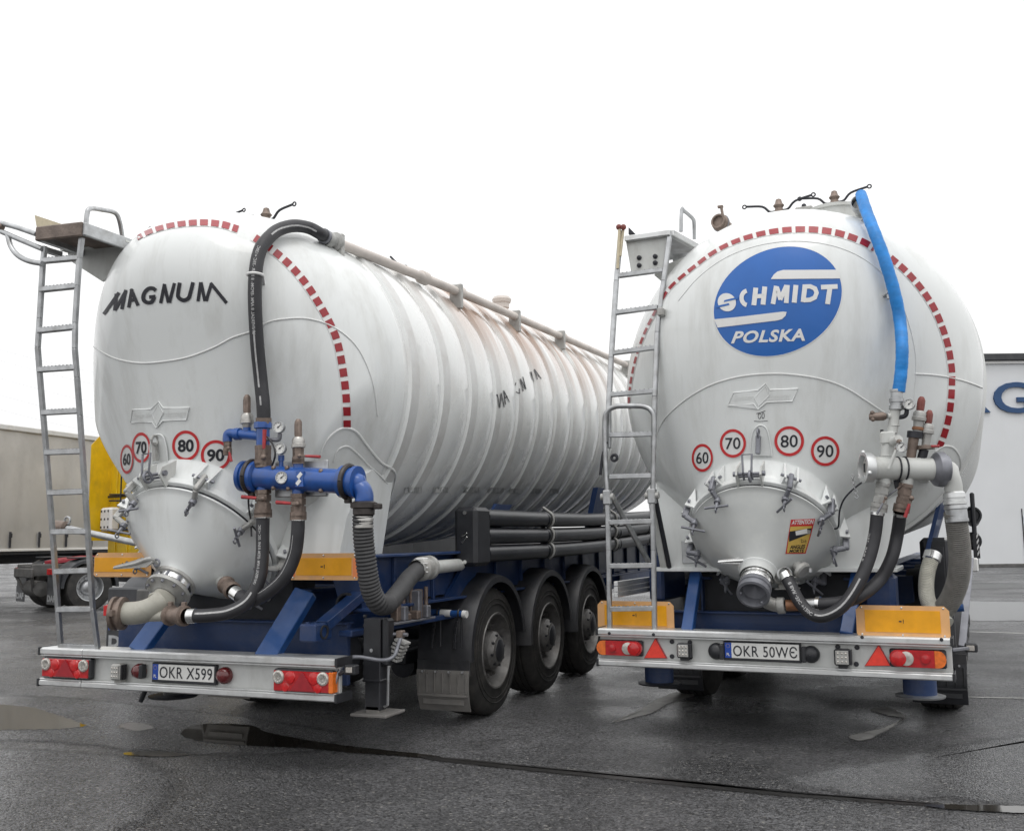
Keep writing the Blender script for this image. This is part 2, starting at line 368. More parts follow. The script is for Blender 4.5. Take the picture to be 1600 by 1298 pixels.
def decal_segs(mb, fr, pts, w, off=.004, m=0, maxlen=10):
    n = len(pts)-1
    for i in range(n):
        a, b = Vector(pts[i]), Vector(pts[i+1]); d = (b-a).normalized()
        if i: a = a-d*w*.30
        if i < n-1: b = b+d*w*.30
        v, f = stroke2d([a, b], w); decal(mb, fr, v, f, off+.0003*i, m, maxlen)
def decal_stroke(mb, fr, pts, w, off=.004, m=0, maxlen=10):
    v, f = stroke2d(pts, w); decal(mb, fr, v, f, off, m, maxlen)
def seam(mb, fr, pts, r=.006, k=6, m=0, off=.001):
    P = [Vector((a, b, 0)) for a, b in pts]; Q = catmull(P, k)
    S = [fr.S(q.x, q.y, off) for q in Q]; S = [q for q in S if q is not None]
    if len(S) > 2: mb.tube(S, r, 6, m)
def ell(cx, cy, rx, ry, ph=0, n=40): return [(cx+rx*math.cos(2*math.pi*i/n), cy+ry*math.sin(2*math.pi*i/n+ph)) for i in range(n)]
# ================================================================ tank shells
def make_tank(fr, root, bm_, hm_, xc, R, zc, length, first_rib, pitch, ribs, ry0, ryt, ryb, yp, k1, tilt, er):
    """barrel with raised hoops, running into a rounded oblique rear cone that ends at the hatch collar"""
    N = 128; HC = Vector((0, .15, 1.45)); HN = Vector((0, -.7071, -.7071)); HUv = Vector((0, -.7071, .7071)); CL = .20
    base = HC-HN*CL
    rows = []
    def rim_y(c): return min(.98, ry0+ryt*max(0, c)**2+ryb*max(0, -c))
    prof = []                                       # barrel profile: (y, dr)
    y = length
    prof.append((y, -.5)); prof.append((y-.12, -.12)); prof.append((y-.3, 0))
    ys = [first_rib+pitch*i for i in range(ribs)][::-1]
    for yr in ys:
        if yr > length-.4: continue
        w = .065
        bulge = .016
        prof += [(yr+w+.008, -.004), (yr+w-.004, .020), (yr-w+.004, .020), (yr-w-.008, -.004)]
        if yr > ys[-1]+.1: prof += [(yr-pitch*.25, bulge*.8), (yr-pitch*.5, bulge), (yr-pitch*.75, bulge*.8)]
    rings = []
    for (yy, dr) in prof:
        rings.append([Vector((xc+(R+dr)*math.sin(t), yy, zc+tilt*(yy-.6)+(R+dr)*math.cos(t))) for t in [2*math.pi*j/N for j in range(N)]])
    nb = len(rings)
    # rear: quadratic blend then ruled cone
    steps = 22
    P0, P1, P2, PE = [], [], [], []
    for j in range(N):
        t = 2*math.pi*j/N; c, s = math.cos(t), math.sin(t)
        ry = rim_y(c); corner = Vector((xc+R*s, ry, zc+R*c))
        end = base+(HUv*c+Vector((1, 0, 0))*s)*er
        d = (end-corner); L = d.length
        P0.append(Vector((xc+R*s, max(yp, ry+.04), zc+tilt*(yp-.6)+R*c))); P1.append(corner); P2.append(corner+d*min(.8, k1/L)); PE.append(end)
    # drop barrel rings that would fall behind the blend start
    rings = [r for r in rings if r[0].y > yp+.01]
    for q_, rg_ in enumerate(rings[::-1]):
        for j in range(N): rg_[j].y = max(rg_[j].y, P0[j].y+.004*(q_+1))
    nb = len(rings)
    for i in range(steps+1):
        u = i/steps; rings.append([P0[j]*(1-u)**2+P1[j]*2*u*(1-u)+P2[j]*u*u for j in range(N)])
    for i in range(1, 7):
        u = i/6; rings.append([P2[j].lerp(PE[j], u) for j in range(N)])
    vs = [p for r in rings for p in r]; fs = []; ms = []
    for i in range(len(rings)-1):
        for j in range(N): fs.append([i*N+j, i*N+(j+1) % N, (i+1)*N+(j+1) % N, (i+1)*N+j])
    fs.append(list(range(N)))
    mb = MB(); mb.add(vs, fs[:-1], 0, True)
    for q in range((nb)*N): mb.m[q] = 1
    for i in range(nb-1):
        if prof[i][1] == .020 and prof[i+1][1] == .020:
            for j in range(N): mb.m[i*N+j] = 2
    mb.add(rings[0], [list(range(N))], 1)
    o = mb.build('tank_shell', [M['tank'], M[bm_], M[hm_]], root)
    fr.bvh = BVHTree.FromPolygons([Vector(v) for v in mb.v], mb.f)
    fr.HC, fr.HN, fr.HU = HC, HN, HUv
    return o
root_l = thing('tank_trailer', 'white ribbed silo tank trailer with MAGNUM lettering and a blue pipe manifold', 'tank trailer', TL)
root_r = thing('tank_trailer', 'white silo tank trailer with a round blue SCHMIDT logo and a bright blue hose', 'tank trailer', TR)
tank_l = make_tank(TL, root_l, 'barrel_l', 'hoop_l', .0, 1.25, 2.573, 9.6, .88, .52, 18, .12, -.694, 1.087, .743, .79, .045, .545)
tank_r = make_tank(TR, root_r, 'barrel', 'hoop', .19, 1.32, 2.60, 9.6, .94, .52, 18, .30, -.66, .35, .64, 1.3, .022, .515)

# ---------------------------------------------------------------- hatch: collar, lid, clamps
def make_hatch(fr, root, clamps, hinge=90, k=1.0):
    HC, HN, HU = fr.HC, fr.HN, fr.HU; HX = Vector((1, 0, 0))
    mb = MB()
    mb.slathe([(a, b*k) for a, b in ((-.215, .555), (-.205, .575), (-.19, .562), (-.05, .525), (-.045, .555), (-.005, .555), (.0, .548), (0, .49))], HC, HN, 72)
    def rad(a): return (HX*math.cos(a)+HU*math.sin(a))*k
    o = mb.build('hatch_collar', M['tank'], root)
    lid = MB()
    lid.slathe([(-.01, .525*k), (.022, .525*k)], HC, HN, 72, 1)  # black ring paints the shadow in the gap under the collar lip
    lid.slathe([(a, b*k if b > .2 else b) for a, b in ((.020, .50), (.022, .535), (.034, .535), (.040, .515), (.055, .495), (.085, .462), (.12, .418), (.17, .352), (.22, .282), (.27, .214), (.31, .163), (.335, .135), (.36, .12), (.40, .115))], HC, HN, 72)
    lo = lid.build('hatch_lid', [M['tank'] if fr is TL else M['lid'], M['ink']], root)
    for a in clamps:
        r = rad(R_(a)); t = HN.cross(r); c = MB()
        # pair of brackets on the collar
        for sg in (-1, 1):
            p0 = HC+r*.535+t*sg*.045-HN*.012; p1 = HC+r*.625+t*sg*.045-HN*.012; p2 = HC+r*.575+t*sg*.05-HN*.20
            c.prism([p0-t*.007, p1-t*.007, p2-t*.007], t*.014, 0)
        c.cyl(HC+r*.60-HN*.05-t*.075, HC+r*.60-HN*.05+t*.075, .011, 1, 10)
        # arm: hooked casting
        arm = [HC+r*.592-HN*.085, HC+r*.598+HN*.05, HC+r*.512+HN*.078]
        for i in range(2): c.bar(arm[i], arm[i+1]+(arm[i+1]-arm[i]).normalized()*.012, .046-.008*i, .034-.004*i, 2, t, .008)
        s0 = HC+r*.518+HN*.078
        c.cyl(s0-HN*.03, s0+HN*.085, .012, 1, 8); c.lathe([(0, .0), (0, .024), (.03, .024), (.03, 0)], s0+HN*.0, HN, 10, 1)
        tt = (t*math.cos(R_(a*1.7))+r*math.sin(R_(a*1.7))).normalized()
        c.cyl(s0+HN*.07-tt*.085, s0+HN*.07+tt*.085, .009, 1, 8); c.ring(s0+HN*.10-HU*.005, HX, .016, .005, 1, 10)
        c.build('lid_clamp', [M['tank'], M['coupling'], M['castgrey'] if fr is TL else M['coupling']], o)
    # hinge
    r = rad(R_(hinge)); t = HN.cross(r); c = MB()
    for sg in (-1, 1):
        c.prism([HC+r*.53+t*sg*.08+HN*.03, HC+r*.63+t*sg*.08+HN*.01, HC+r*.645+t*sg*.08-HN*.04, HC+r*.59+t*sg*.08-HN*.17, HC+r*.54+t*sg*.08-HN*.1], t*sg*.014, 0)
        c.cyl(HC+r*.61+t*sg*.08-HN*.02, HC+r*.61+t*sg*.115-HN*.02, .018, 1, 12)
    c.cyl(HC+r*.61-t*.10-HN*.02, HC+r*.61+t*.10-HN*.02, .011, 1, 10)
    c.cyl(HC+r*.575-t*.09-HN*.03, HC+r*.575+t*.09-HN*.03, .009, 1, 10)
    c.tube([HC+r*.60+t*.03+HN*.03, HC+r*.66+t*.03+HN*.02, HC+r*.74+t*.035-HN*.08, HC+r*.74-t*.035-HN*.08, HC+r*.66-t*.03+HN*.02, HC+r*.60-t*.03+HN*.03], .008, 8, 1)
    c.ring(HC+r*.64-t*.02+HN*.04, t, .035, .009, 1, 14)
    c.build('lid_hinge', [M['tank_clean'], M['coupling']], o)
    return o, lo
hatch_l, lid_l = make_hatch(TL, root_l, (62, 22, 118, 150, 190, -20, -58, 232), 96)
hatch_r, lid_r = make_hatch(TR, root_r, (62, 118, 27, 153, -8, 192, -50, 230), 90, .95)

# ---------------------------------------------------------------- saddle (white apron under the tank rear)
def make_saddle(fr, root, x0, x1, zb, inc, lf=1.0):
    mb = MB(); rows = []
    for z, hw, yb in ((zb, (x0, x1), .32), (zb+.3, (x0-lf*inc[0], x1+inc[0]), .34), (zb+.6, (x0-lf*inc[1], x1+inc[1]), .50), (zb+.8, (x0-lf*inc[2], x1+inc[2]), .97)):
        rows.append([Vector((hw[0], .95, z)), Vector((hw[0], yb+.05, z)), Vector((hw[0]+.07, yb, z)), Vector((hw[1]-.07, yb, z)), Vector((hw[1], yb+.05, z)), Vector((hw[1], .95, z))])
    n = 6
    vs = [p for r in rows for p in r]
    mb.add(vs, [[i*n+j, i*n+j+1, (i+1)*n+j+1, (i+1)*n+j] for i in range(3) for j in range(n-1)], 0, True)
    mb.boxb(x0-.05, x1+.06, .29, .95, zb-.03, zb, 0)
    o = mb.build('tank_saddle', M['tank'], root)
    d = MB(); d.boxb(x0+.16, x0+.48, .305, .318, zb+.03, zb+.2, 0); d.lathe([(0, .001), (0, .05), (.01, .05), (.01, .001)], (x0+.34, .325, zb+.29), (0, -1, 0), 20, 1)
    d.build('data_plate', [M['steel'], M['white']], o)
    return o
saddle_l = make_saddle(TL, root_l, -.60, .95, 1.30, (.05, .10, .12), 0)
saddle_r = make_saddle(TR, root_r, -.80, .82, 1.22, (.09, .18, .20))

# ---------------------------------------------------------------- markings on the tanks
def dash_row(fr, root, spans, w, white=True):
    for pts, dl, gap in spans:
        mb = MB()
        Q = catmull([Vector((a, b, 0)) for a, b in pts], 24); L = [0]
        for a, b in zip(Q, Q[1:]): L.append(L[-1]+(b-a).length)
        def at(s):
            for i in range(len(L)-1):
                if L[i+1] >= s:
                    u = (s-L[i])/max(1e-6, L[i+1]-L[i]); return Q[i].lerp(Q[i+1], u)
            return Q[-1]
        s = 0
        while s < L[-1]-2:
            f = s/L[-1]; dd = dl[0]+(dl[1]-dl[0])*f; gg = gap[0]+(gap[1]-gap[0])*f; ww = w[0]+(w[1]-w[0])*math.sin(math.pi*min(1, f))if False else None
            ds = min(s+dd, L[-1])
            pp = [at(s+(ds-s)*i/4) for i in range(5)]
            wd = pts_w(fr, pp[2])
            decal_stroke(mb, fr, [(p.x, p.y) for p in pp], wd, .005, 0, 14)
            if white: decal_stroke(mb, fr, [(p.x, p.y) for p in [at(s-gg*.5), pp[0], pp[2], pp[4], at(ds+gg*.5)]], wd+2.2, .0025, 1, 14)
            s += dd+gg
        mb.build('reflective_marking', [M['dash'], M['white']], root)
def pts_w(fr, p): return fr._w(p)
TL._w = lambda p: 7+4.5*min(1, max(0, (p.x-220)/180))
TR._w = lambda p: 3.5+6.5*min(1, max(0, (p.x-990)/300))
dash_row(TL, tank_l, [([(196, 384), (214, 373), (236, 362), (268, 353), (310, 348.5), (345, 351), (372, 359)], (13, 12), (5, 5)),
                      ([(398, 372), (423, 389), (452, 414), (478, 444), (500, 478), (516, 507), (527, 535), (536, 580), (541, 625), (542, 667)], (12, 13.5), (7, 7))], (8, 11))
dash_row(TR, tank_r, [([(1035, 468), (1050, 447), (1084, 418), (1120, 392), (1160, 374), (1210, 362), (1260, 359), (1305, 364), (1345, 377), (1366, 389)], (14, 15), (6, 6)),
                      ([(1391, 403), (1415, 424), (1441, 454), (1462, 488), (1478, 530), (1486, 570), (1487, 600), (1484, 640), (1477, 672), (1468, 697)], (13, 15), (6, 6)),
                      ([(1026, 484), (1008, 520), (994, 560), (985, 605), (983, 650), (988, 685), (995, 713)], (11, 11), (5, 5))], (5, 9))
def markings_l():
    s, ox, oy = 3.245, 0, 300
    c = lambda L: [(x/s+ox, y/s+oy) for x, y in L]
    mb = MB(); W = 6.2
    for st in ([(528, 620), (606, 510)], [(592, 516), (584, 601)], [(584, 600), (640, 503)], [(640, 496), (619, 594)], [(654, 586), (671, 492)], [(666, 492), (702, 576)], [(662, 550), (692, 545)], [(758, 533), (790, 529)],
               [(816, 564), (836, 466)], [(834, 468), (856, 562)], [(860, 562), (886, 462)], [(1005, 554), (1019, 458)], [(1020, 458), (1040, 553)], [(1046, 553), (1074, 462)], [(1068, 462), (1150, 563)]):
        decal_segs(mb, TL, c(st), 5.2, .004, 0, 9)
    for st in ([(792, 500), (778, 489), (756, 490), (736, 508), (728, 535), (736, 554), (756, 561), (774, 554), (785, 530)], [(913, 460), (904, 515), (909, 537), (933, 549), (957, 538), (967, 510), (980, 458)]):
        decal_stroke(mb, TL, c(catmull([Vector((p[0], p[1], 0)) for p in st], 4)) if False else [tuple(q.xy) for q in catmull([Vector((p[0]/s+ox, p[1]/s+oy, 0)) for p in st], 4)], 6.0, .0045, 0, 9)
    mb.build('tank_lettering', M['ink'], tank_l)
    sm = MB()
    seam(sm, TL, c([(406, 752), (440, 755), (500, 800), (590, 845), (700, 866), (810, 862), (950, 838), (1080, 790), (1180, 738), (1290, 702)])+[(420, 503), (450, 498), (480, 498), (510, 506), (535, 520), (556, 540), (572, 568), (584, 605), (590, 650)])
    seam(sm, TL, [(497, 730), (503, 705), (514, 684), (530, 671), (544, 669), (558, 676), (575, 698), (595, 722), (618, 741), (605, 790), (588, 840)], .009)
    seam(sm, TL, [(521, 722), (527, 704), (540, 697), (552, 703), (575, 726), (608, 763), (595, 810), (585, 845)], .007)
    sm.build('weld_seam', M['seam'], tank_l)
    # emblem: raised outline plate
    em = MB(); z3 = lambda L: [(x/2.495, y/2.495+600) for x, y in L]
    out = z3([(520, 100), (592, 97), (622, 68), (640, 93), (740, 92), (728, 138), (638, 142), (611, 170), (597, 147), (513, 150)])
    decal_poly(em, TL, out, off=.006, m=0); seam(em, TL, out+[out[0]], .005, 1, 0, .006)
    di = z3([(622, 78), (640, 110), (616, 160), (598, 118)]); decal_poly(em, TL, di, off=.010, m=0); seam(em, TL, di+[di[0]], .0035, 1, 0, .009)
    decal_text(em, TL, 'Spitzer Silo', (211, 645), (238, 643.5), (237, 654), (209, 656), .0085, 1); decal_text(em, TL, 'Fahrzeuge', (256, 642.5), (293, 640), (290, 652), (254, 654), .0085, 1)
    em.build('maker_emblem', [M['tank'], M['seam']], tank_l)
    for t, cx, cy, rx, ry in (('60', 199, 717, 10.5, 23.5), ('70', 221.5, 699, 15, 24.5), ('80', 291, 696, 22, 24.5), ('90', 337.5, 711, 24, 24.5)):
        speed_sticker(TL, tank_l, t, cx, cy, rx, ry, .03)
    hk = MB(); p = TL.S(248, 705, .0)
    decal_poly(hk, TL, [(240, 722), (237, 700), (241, 684), (249, 678), (257, 682), (262, 700), (264, 722)], off=.012, m=0); seam(hk, TL, [(240, 722), (237, 700), (241, 684), (249, 678), (257, 682), (262, 700), (264, 722)], .006, 4, 0, .012)
    hk.bar(TL.S(247, 690, .03), TL.S(253, 718, .05), .025, .04, 1, (0, 1, 0)); hk.ring(TL.S(249, 686, .04), (1, 0, 0), .03, .007, 1)
    hk.build('lid_hook', [M['tank'], M['castgrey']], tank_l)
    # mirrored letter strokes between the hoops on the flank
    for L in (([(776, 616), (780, 637)], [(780, 637), (782, 614)], [(782, 614), (787, 636)]), ([(786, 610), (789, 632)], [(786, 610), (795, 628)], [(787.5, 623), (792, 619)]),
              ([(806, 598), (805, 602)], [(806, 612), (811, 615)], [(811, 615), (811, 607)]), ([(812, 592), (817, 611)], [(812, 592), (821, 608)], [(816, 589), (821, 608)]), ([(829, 581), (834, 596)], [(834, 577), (839, 593)], [(834, 577), (845, 592)])):
        fl = MB()
        for pts in L: decal_segs(fl, TL, pts, 1.35, .007, 0, 4)
        fl.build('flank_lettering', M['ink'], tank_l)
    fgm = mat('faded_grey', (.40, .41, .40), .5, noise=.2, nscale=30)
    for (a, b, w, h) in ((632, 765, 27, 9), (676, 765, 24, 9), (723, 765, 26, 9), (763, 766, 24, 9), (797, 767, 19, 8), (829, 767, 17, 8), (859, 767, 14, 8)):
        pt = MB(); decal_poly(pt, TL, [(a, b-h/2), (a+w, b-h/2), (a+w, b+h/2), (a, b+h/2)], off=.002, m=1)
        for i in range(8):
            x = a+w*i/8; decal_poly(pt, TL, [(x, b-h/2), (x+w/8*.86, b-h/2), (x+w/8*.86, b+h/2), (x, b+h/2)], off=.003, m=0)
        pt.build('faded_reflector', [fgm, M['hoop']], tank_l)
def speed_sticker(fr, par, t, cx, cy, rx, ry, bold):
    mb = MB(); N = 44
    def ringpoly(k0, k1):
        a = ell(cx, cy, rx*k0, ry*k0, 0, N); b = ell(cx, cy, rx*k1, ry*k1, 0, N)
        return a+b, [[i, (i+1) % N, N+(i+1) % N, N+i] for i in range(N)]
    decal_poly(mb, fr, ell(cx, cy, rx, ry, 0, N), off=.003, m=0, maxlen=9)
    v, f = ringpoly(.78, .97); decal(mb, fr, v, f, .005, 1, 8)
    w, h = rx*.56, ry*.40; sk = -ry*.02
    decal_text(mb, fr, t, (cx-w, cy-h-sk), (cx+w, cy-h+sk), (cx+w, cy+h+sk), (cx-w, cy+h-sk), .0055, 2, 6, bold=bold)
    mb.build('speed_sticker', [M['white'], M['red'], M['ink']], par)
def markings_r():
    s, ox, oy = 3.245, 920, 280
    c = lambda L: [(x/s+ox, y/s+oy) for x, y in L]
    lg = MB()
    el = [(1215.4+99.7*math.cos(t), 471.2-85.5*math.sin(t+R_(10.8))) for t in [2*math.pi*i/72 for i in range(72)]]
    decal_poly(lg, TR, el, off=.003, m=0, maxlen=12)
    k = 1.012; eo = [(1215.4+(x-1215.4)*k, 471.2+(y-471.2)*k) for x, y in el]
    decal(lg, TR, el+eo, [[i, (i+1) % 72, 72+(i+1) % 72, 72+i] for i in range(72)], .0035, 1, 10)
    decal_poly(lg, TR, c([(925, 506), (938, 486), (957, 470), (985, 462), (1256, 461), (1272, 478), (1274, 505), (925, 508)]), off=.0065, m=1)
    decal_poly(lg, TR, c([(638, 711), (760, 699), (985, 672), (1003, 674), (998, 692), (980, 710), (955, 717), (655, 753)]), off=.0065, m=1)
    # S: a disc cut by two slanted slits
    sc = [(702+46*math.cos(t)+3*math.sin(t), 625+46*math.sin(t)) for t in [2*math.pi*i/40 for i in range(40)]]
    decal_poly(lg, TR, c(sc), off=.0065, m=1)
    decal_poly(lg, TR, c([(690, 615), (760, 598), (760, 608), (688, 624)]), off=.0085, m=0); decal_poly(lg, TR, c([(645, 645), (712, 630), (716, 639), (648, 655)]), off=.0085, m=0)
    arc = lambda cx, cy, rx, ry, a0, a1, n=12: [(cx+rx*math.cos(R_(a0+(a1-a0)*i/n)), cy+ry*math.sin(R_(a0+(a1-a0)*i/n))) for i in range(n+1)]
    decal_stroke(lg, TR, c(arc(806, 603, 30, 36, 262, 98)), 6.6, .0065, 1)
    for st, w in (([(848, 552), (838, 640)], 7.6), ([(893, 546), (884, 637)], 7.6), ([(843, 596), (890, 592)], 6.5), ([(934, 634), (951, 543)], 7.2), ([(953, 548), (973, 612)], 7.0), ([(970, 612), (1003, 540)], 7.0), ([(1007, 538), (1001, 629)], 7.2),
                  ([(1050, 538), (1041, 627)], 7.6), ([(1096, 536), (1086, 624)], 7.4), ([(1176, 549), (1260, 545)], 7.2), ([(1222, 548), (1209, 634)], 7.6)):
        decal_segs(lg, TR, c(st), w, .0065, 1, 9)
    decal_stroke(lg, TR, c([(1092, 546), (1122, 545), (1146, 556), (1154, 577), (1145, 601), (1120, 613), (1088, 615)]), 6.8, .007, 1, 9)
    decal_text(lg, TR, 'POLSKA', c([(732, 772)])[0], c([(1090, 757)])[0], c([(1096, 820)])[0], c([(722, 834)])[0], .0065, 1, bold=.032, shear=.22, sp=1.1)
    lg.build('round_logo', [M['logo_blue'], M['white']], tank_r)
    sm = MB()
    seam(sm, TR, c([(335, 1310), (380, 1222), (450, 1150), (540, 1085), (640, 1035), (760, 1002), (880, 988), (1000, 988), (1120, 1002), (1220, 1025), (1310, 1062), (1400, 1118), (1500, 1185)]))
    seam(sm, TR, [(1430, 584), (1460, 586), (1490, 591), (1515, 598), (1535, 606)])
    seam(sm, TR, [(1060, 470), (1090, 435), (1130, 405), (1180, 385), (1240, 377), (1300, 384), (1350, 405), (1390, 440), (1415, 490), (1430, 550), (1430, 600), (1424, 650)], .003)
    seam(sm, TR, [(1462, 705), (1475, 697), (1490, 700), (1500, 716), (1499, 735), (1490, 760)], .007)
    seam(sm, TR, [(990, 720), (998, 713), (1010, 730), (1018, 748)], .006)
    sm.build('weld_seam', M['seam'], tank_r)
    em = MB()
    out = c([(735, 1083), (858, 1070), (898, 1036), (918, 1068), (1060, 1062), (1030, 1125), (902, 1130), (858, 1166), (838, 1138), (707, 1148)])
    decal_poly(em, TR, out, off=.006, m=0); seam(em, TR, out+[out[0]], .005, 1, 0, .006)
    di = c([(897, 1048), (915, 1095), (862, 1150), (842, 1108)]); decal_poly(em, TR, di, off=.010, m=0); seam(em, TR, di+[di[0]], .0035, 1, 0, .009)
    decal_text(em, TR, 'Spitzer', c([(742, 1095)])[0], c([(842, 1090)])[0], c([(832, 1125)])[0], c([(728, 1130)])[0], .0085, 1); decal_text(em, TR, 'Eurovrac', c([(912, 1085)])[0], c([(1030, 1078)])[0], c([(1018, 1115)])[0], c([(900, 1120)])[0], .0085, 1)
    em.build('maker_emblem', [M['tank'], M['seam']], tank_r)
    gr = MB()
    for st in ([(850, 1188), (868, 1184), (895, 1173)], arc(866, 1200, 7, 14, 0, 330), arc(884, 1198, 6, 15, -60, 300), [(838, 1226), (870, 1228), (907, 1224)]):
        decal_stroke(gr, TR, c(st), .9, .003, 0, 5)
    gr.build('marker_scribble', M['ink'], tank_r)
    for t, cx, cy, rx, ry in (('60', 1098, 715, 17, 22.5), ('70', 1145.5, 692.5, 21, 23), ('80', 1233, 689, 23.8, 24.2), ('90', 1289, 704.5, 23, 24)):
        speed_sticker(TR, tank_r, t, cx, cy, rx, ry, .008)
    hk = MB(); pl = [(1174, 712), (1174, 690), (1178, 672), (1188, 664), (1198, 670), (1203, 690), (1206, 712)]
    decal_poly(hk, TR, pl, off=.012, m=0); seam(hk, TR, pl, .006, 4, 0, .012)
    hk.bar(TR.S(1186, 680, .03), TR.S(1186, 708, .06), .03, .04, 1, (0, 1, 0)); hk.ring(TR.S(1186, 676, .04), (1, 0, 0), .03, .007, 1)
    hk.build('lid_hook', [M['tank'], M['coupling']], tank_r)
markings_l(); markings_r()
# ================================================================ chassis, bumpers, running gear
def px_box(mb, fr, p0, p1, y0, y1, m=0, ch=.004):
    cx, cy = (p0[0]+p1[0])/2, (p0[1]+p1[1])/2
    a, b = fr.Y(p0[0], cy, y0), fr.Y(p1[0], cy, y0); t, u = fr.Y(cx, p0[1], y0), fr.Y(cx, p1[1], y0)
    mb.boxb(a.x, b.x, y0, y1, u.z, t.z, m, ch); return a.x, b.x, u.z, t.z
def bumper(fr, root, zl, zt, split=None):
    mb = MB()
    mb.boxb(-1.2, 1.2, .0, .03, zl+.02, zt-.02, 0, .003)
    segs = [(-1.2, split), (split+.004, 1.2)] if split else [(-1.2, 1.2)]
    for a, b in segs:
        mb.boxb(a, b, -.045, .14, zt-.022, zt, 1, .006); mb.boxb(a, b, -.055, -.02, zt-.045, zt-.004, 1, .006); mb.boxb(a, b, -.048, -.03, zt-.058, zt-.046, 1, .003)
        mb.boxb(a, b, -.045, .14, zl, zl+.02, 1, .006); mb.boxb(a, b, -.055, -.02, zl+.003, zl+.04, 1, .006); mb.boxb(a, b, -.048, -.03, zl+.041, zl+.052, 1, .003)
    for x in (-1.205, 1.205): mb.boxb(x-.008, x+.008, -.06, .13, zt-.05, zt+.004, 2, .003); mb.boxb(x-.008, x+.008, -.06, .13, zl-.004, zl+.05, 2, .003)
    o = mb.build('bumper', [M['alu_panel'], M['alu'], M['black']], root)
    return o
def plate(fr, par, px, y, text, zc, w=.545, h=.128, style=0):
    """number plate with its black holder; px = left/right pixel of the holder"""
    x0 = fr.Y(px[0], px[2], y).x; x1 = fr.Y(px[1], px[2], y).x
    mb = MB(); z0, z1 = zc-h/2, zc+h/2
    mb.boxb(x0, x1, y-.012, y+.03, z0, z1, 0, .004)
    a, b = x0+.012, x1-.012; c, d = z0+.018, z1-.010
    mb.boxb(a, b, y-.0165, y-.011, c, d, 1, .001); mb.boxb(a, a+.046, y-.0185, y-.013, c, d, 2, .001)
    yy = y-.0185
    put_text(mb, text, quad_fn((a+.058, yy, d-.013), (b-.012, yy, d-.013), (b-.012, yy, c+.013), (a+.058, yy, c+.013)), 3, bold=.006, sp=1.08)
    yy = y-.0205; put_text(mb, 'PL', quad_fn((a+.012, yy, c+.034), (a+.034, yy, c+.034), (a+.034, yy, c+.014), (a+.012, yy, c+.014)), 1, bold=.02)
    for k in range(12):
        t = 2*math.pi*k/12; p = Vector((a+.023+.013*math.cos(t), yy, d-.022+.013*math.sin(t))); mb.add([p+Vector((-.002, 0, 0)), p+Vector((0, 0, .002)), p+Vector((.002, 0, 0)), p+Vector((0, 0, -.002))], [[0, 1, 2, 3]], 4)
    mb.build('number_plate', [M['black'], M['plate'], M['eu_blue'], M['ink'], M['sticker_yel']], par)
bump_l = bumper(TL, root_l, .475, .735, -.82)
bump_r = bumper(TR, root_r, .515, .785)
plate(TL, bump_l, (239, 339, 1052), -.015, 'OKR X599', .60)
plate(TR, bump_r, (1131, 1252, 1020), -.015, 'OKR 50W\u0404', .655, h=.132)

def tri_lamp(fr, par, p0, p1, side_orange):
    mb = MB(); x0, x1, z0, z1 = (lambda t: t)(px_box(mb, fr, p0, p1, -.055, .0, 0, .012))
    w, h = x1-x0, z1-z0; yy = -.058
    mb.boxb(x0+.01, x1-.01, -.062, -.05, z0+.01, z1-.01, 1, .006)
    X = lambda u: x0+w*u; Z = lambda v: z0+h*v
    for u in (.11, .89 if not side_orange else .85):
        mb.slathe([(0, .042), (.008, .040), (.012, .03), (.006, .012), (.006, .001)], (X(u), -.062, Z(.66)), (0, -1, 0), 24, 2)
        for k in range(10):
            t = 2*math.pi*k/10; c = Vector((X(u), -.0735, Z(.66))); mb.bar(c+Vector((.010*math.cos(t), 0, .010*math.sin(t))), c+Vector((.034*math.cos(t), 0, .034*math.sin(t))), .003, .003, 4, (0, 1, 0), 0)
    for u in (.30, .70): mb.slathe([(0, .040), (.006, .036), (.009, .02), (.010, .001)], (X(u), -.062, Z(.66)), (0, -1, 0), 20, 3)
    for u in (.22, .76): mb.slathe([(0, .03), (.004, .026), (.006, .001)], (X(u), -.062, Z(.25)), (0, -1, 0), 16, 3)
    mb.prism([(X(.32), -.0615, Z(.12)), (X(.72), -.0615, Z(.12)), (X(.52), -.0615, Z(.92))], (0, -.009, 0), 5)
    if side_orange: mb.boxb(x1-.028, x1+.004, -.066, .0, z0+.008, z1-.008, 6, .006)
    mb.build('tail_lamp', [M['black'], M['red_lens'], M['clear_lens'], M['red_lens_bright'], M['castgrey'], M['dash'], M['orange_lens']], par)
tri_lamp(TL, bump_l, (65, 1027), (140, 1060), False)
tri_lamp(TL, bump_l, (426, 1046), (520, 1083), True)
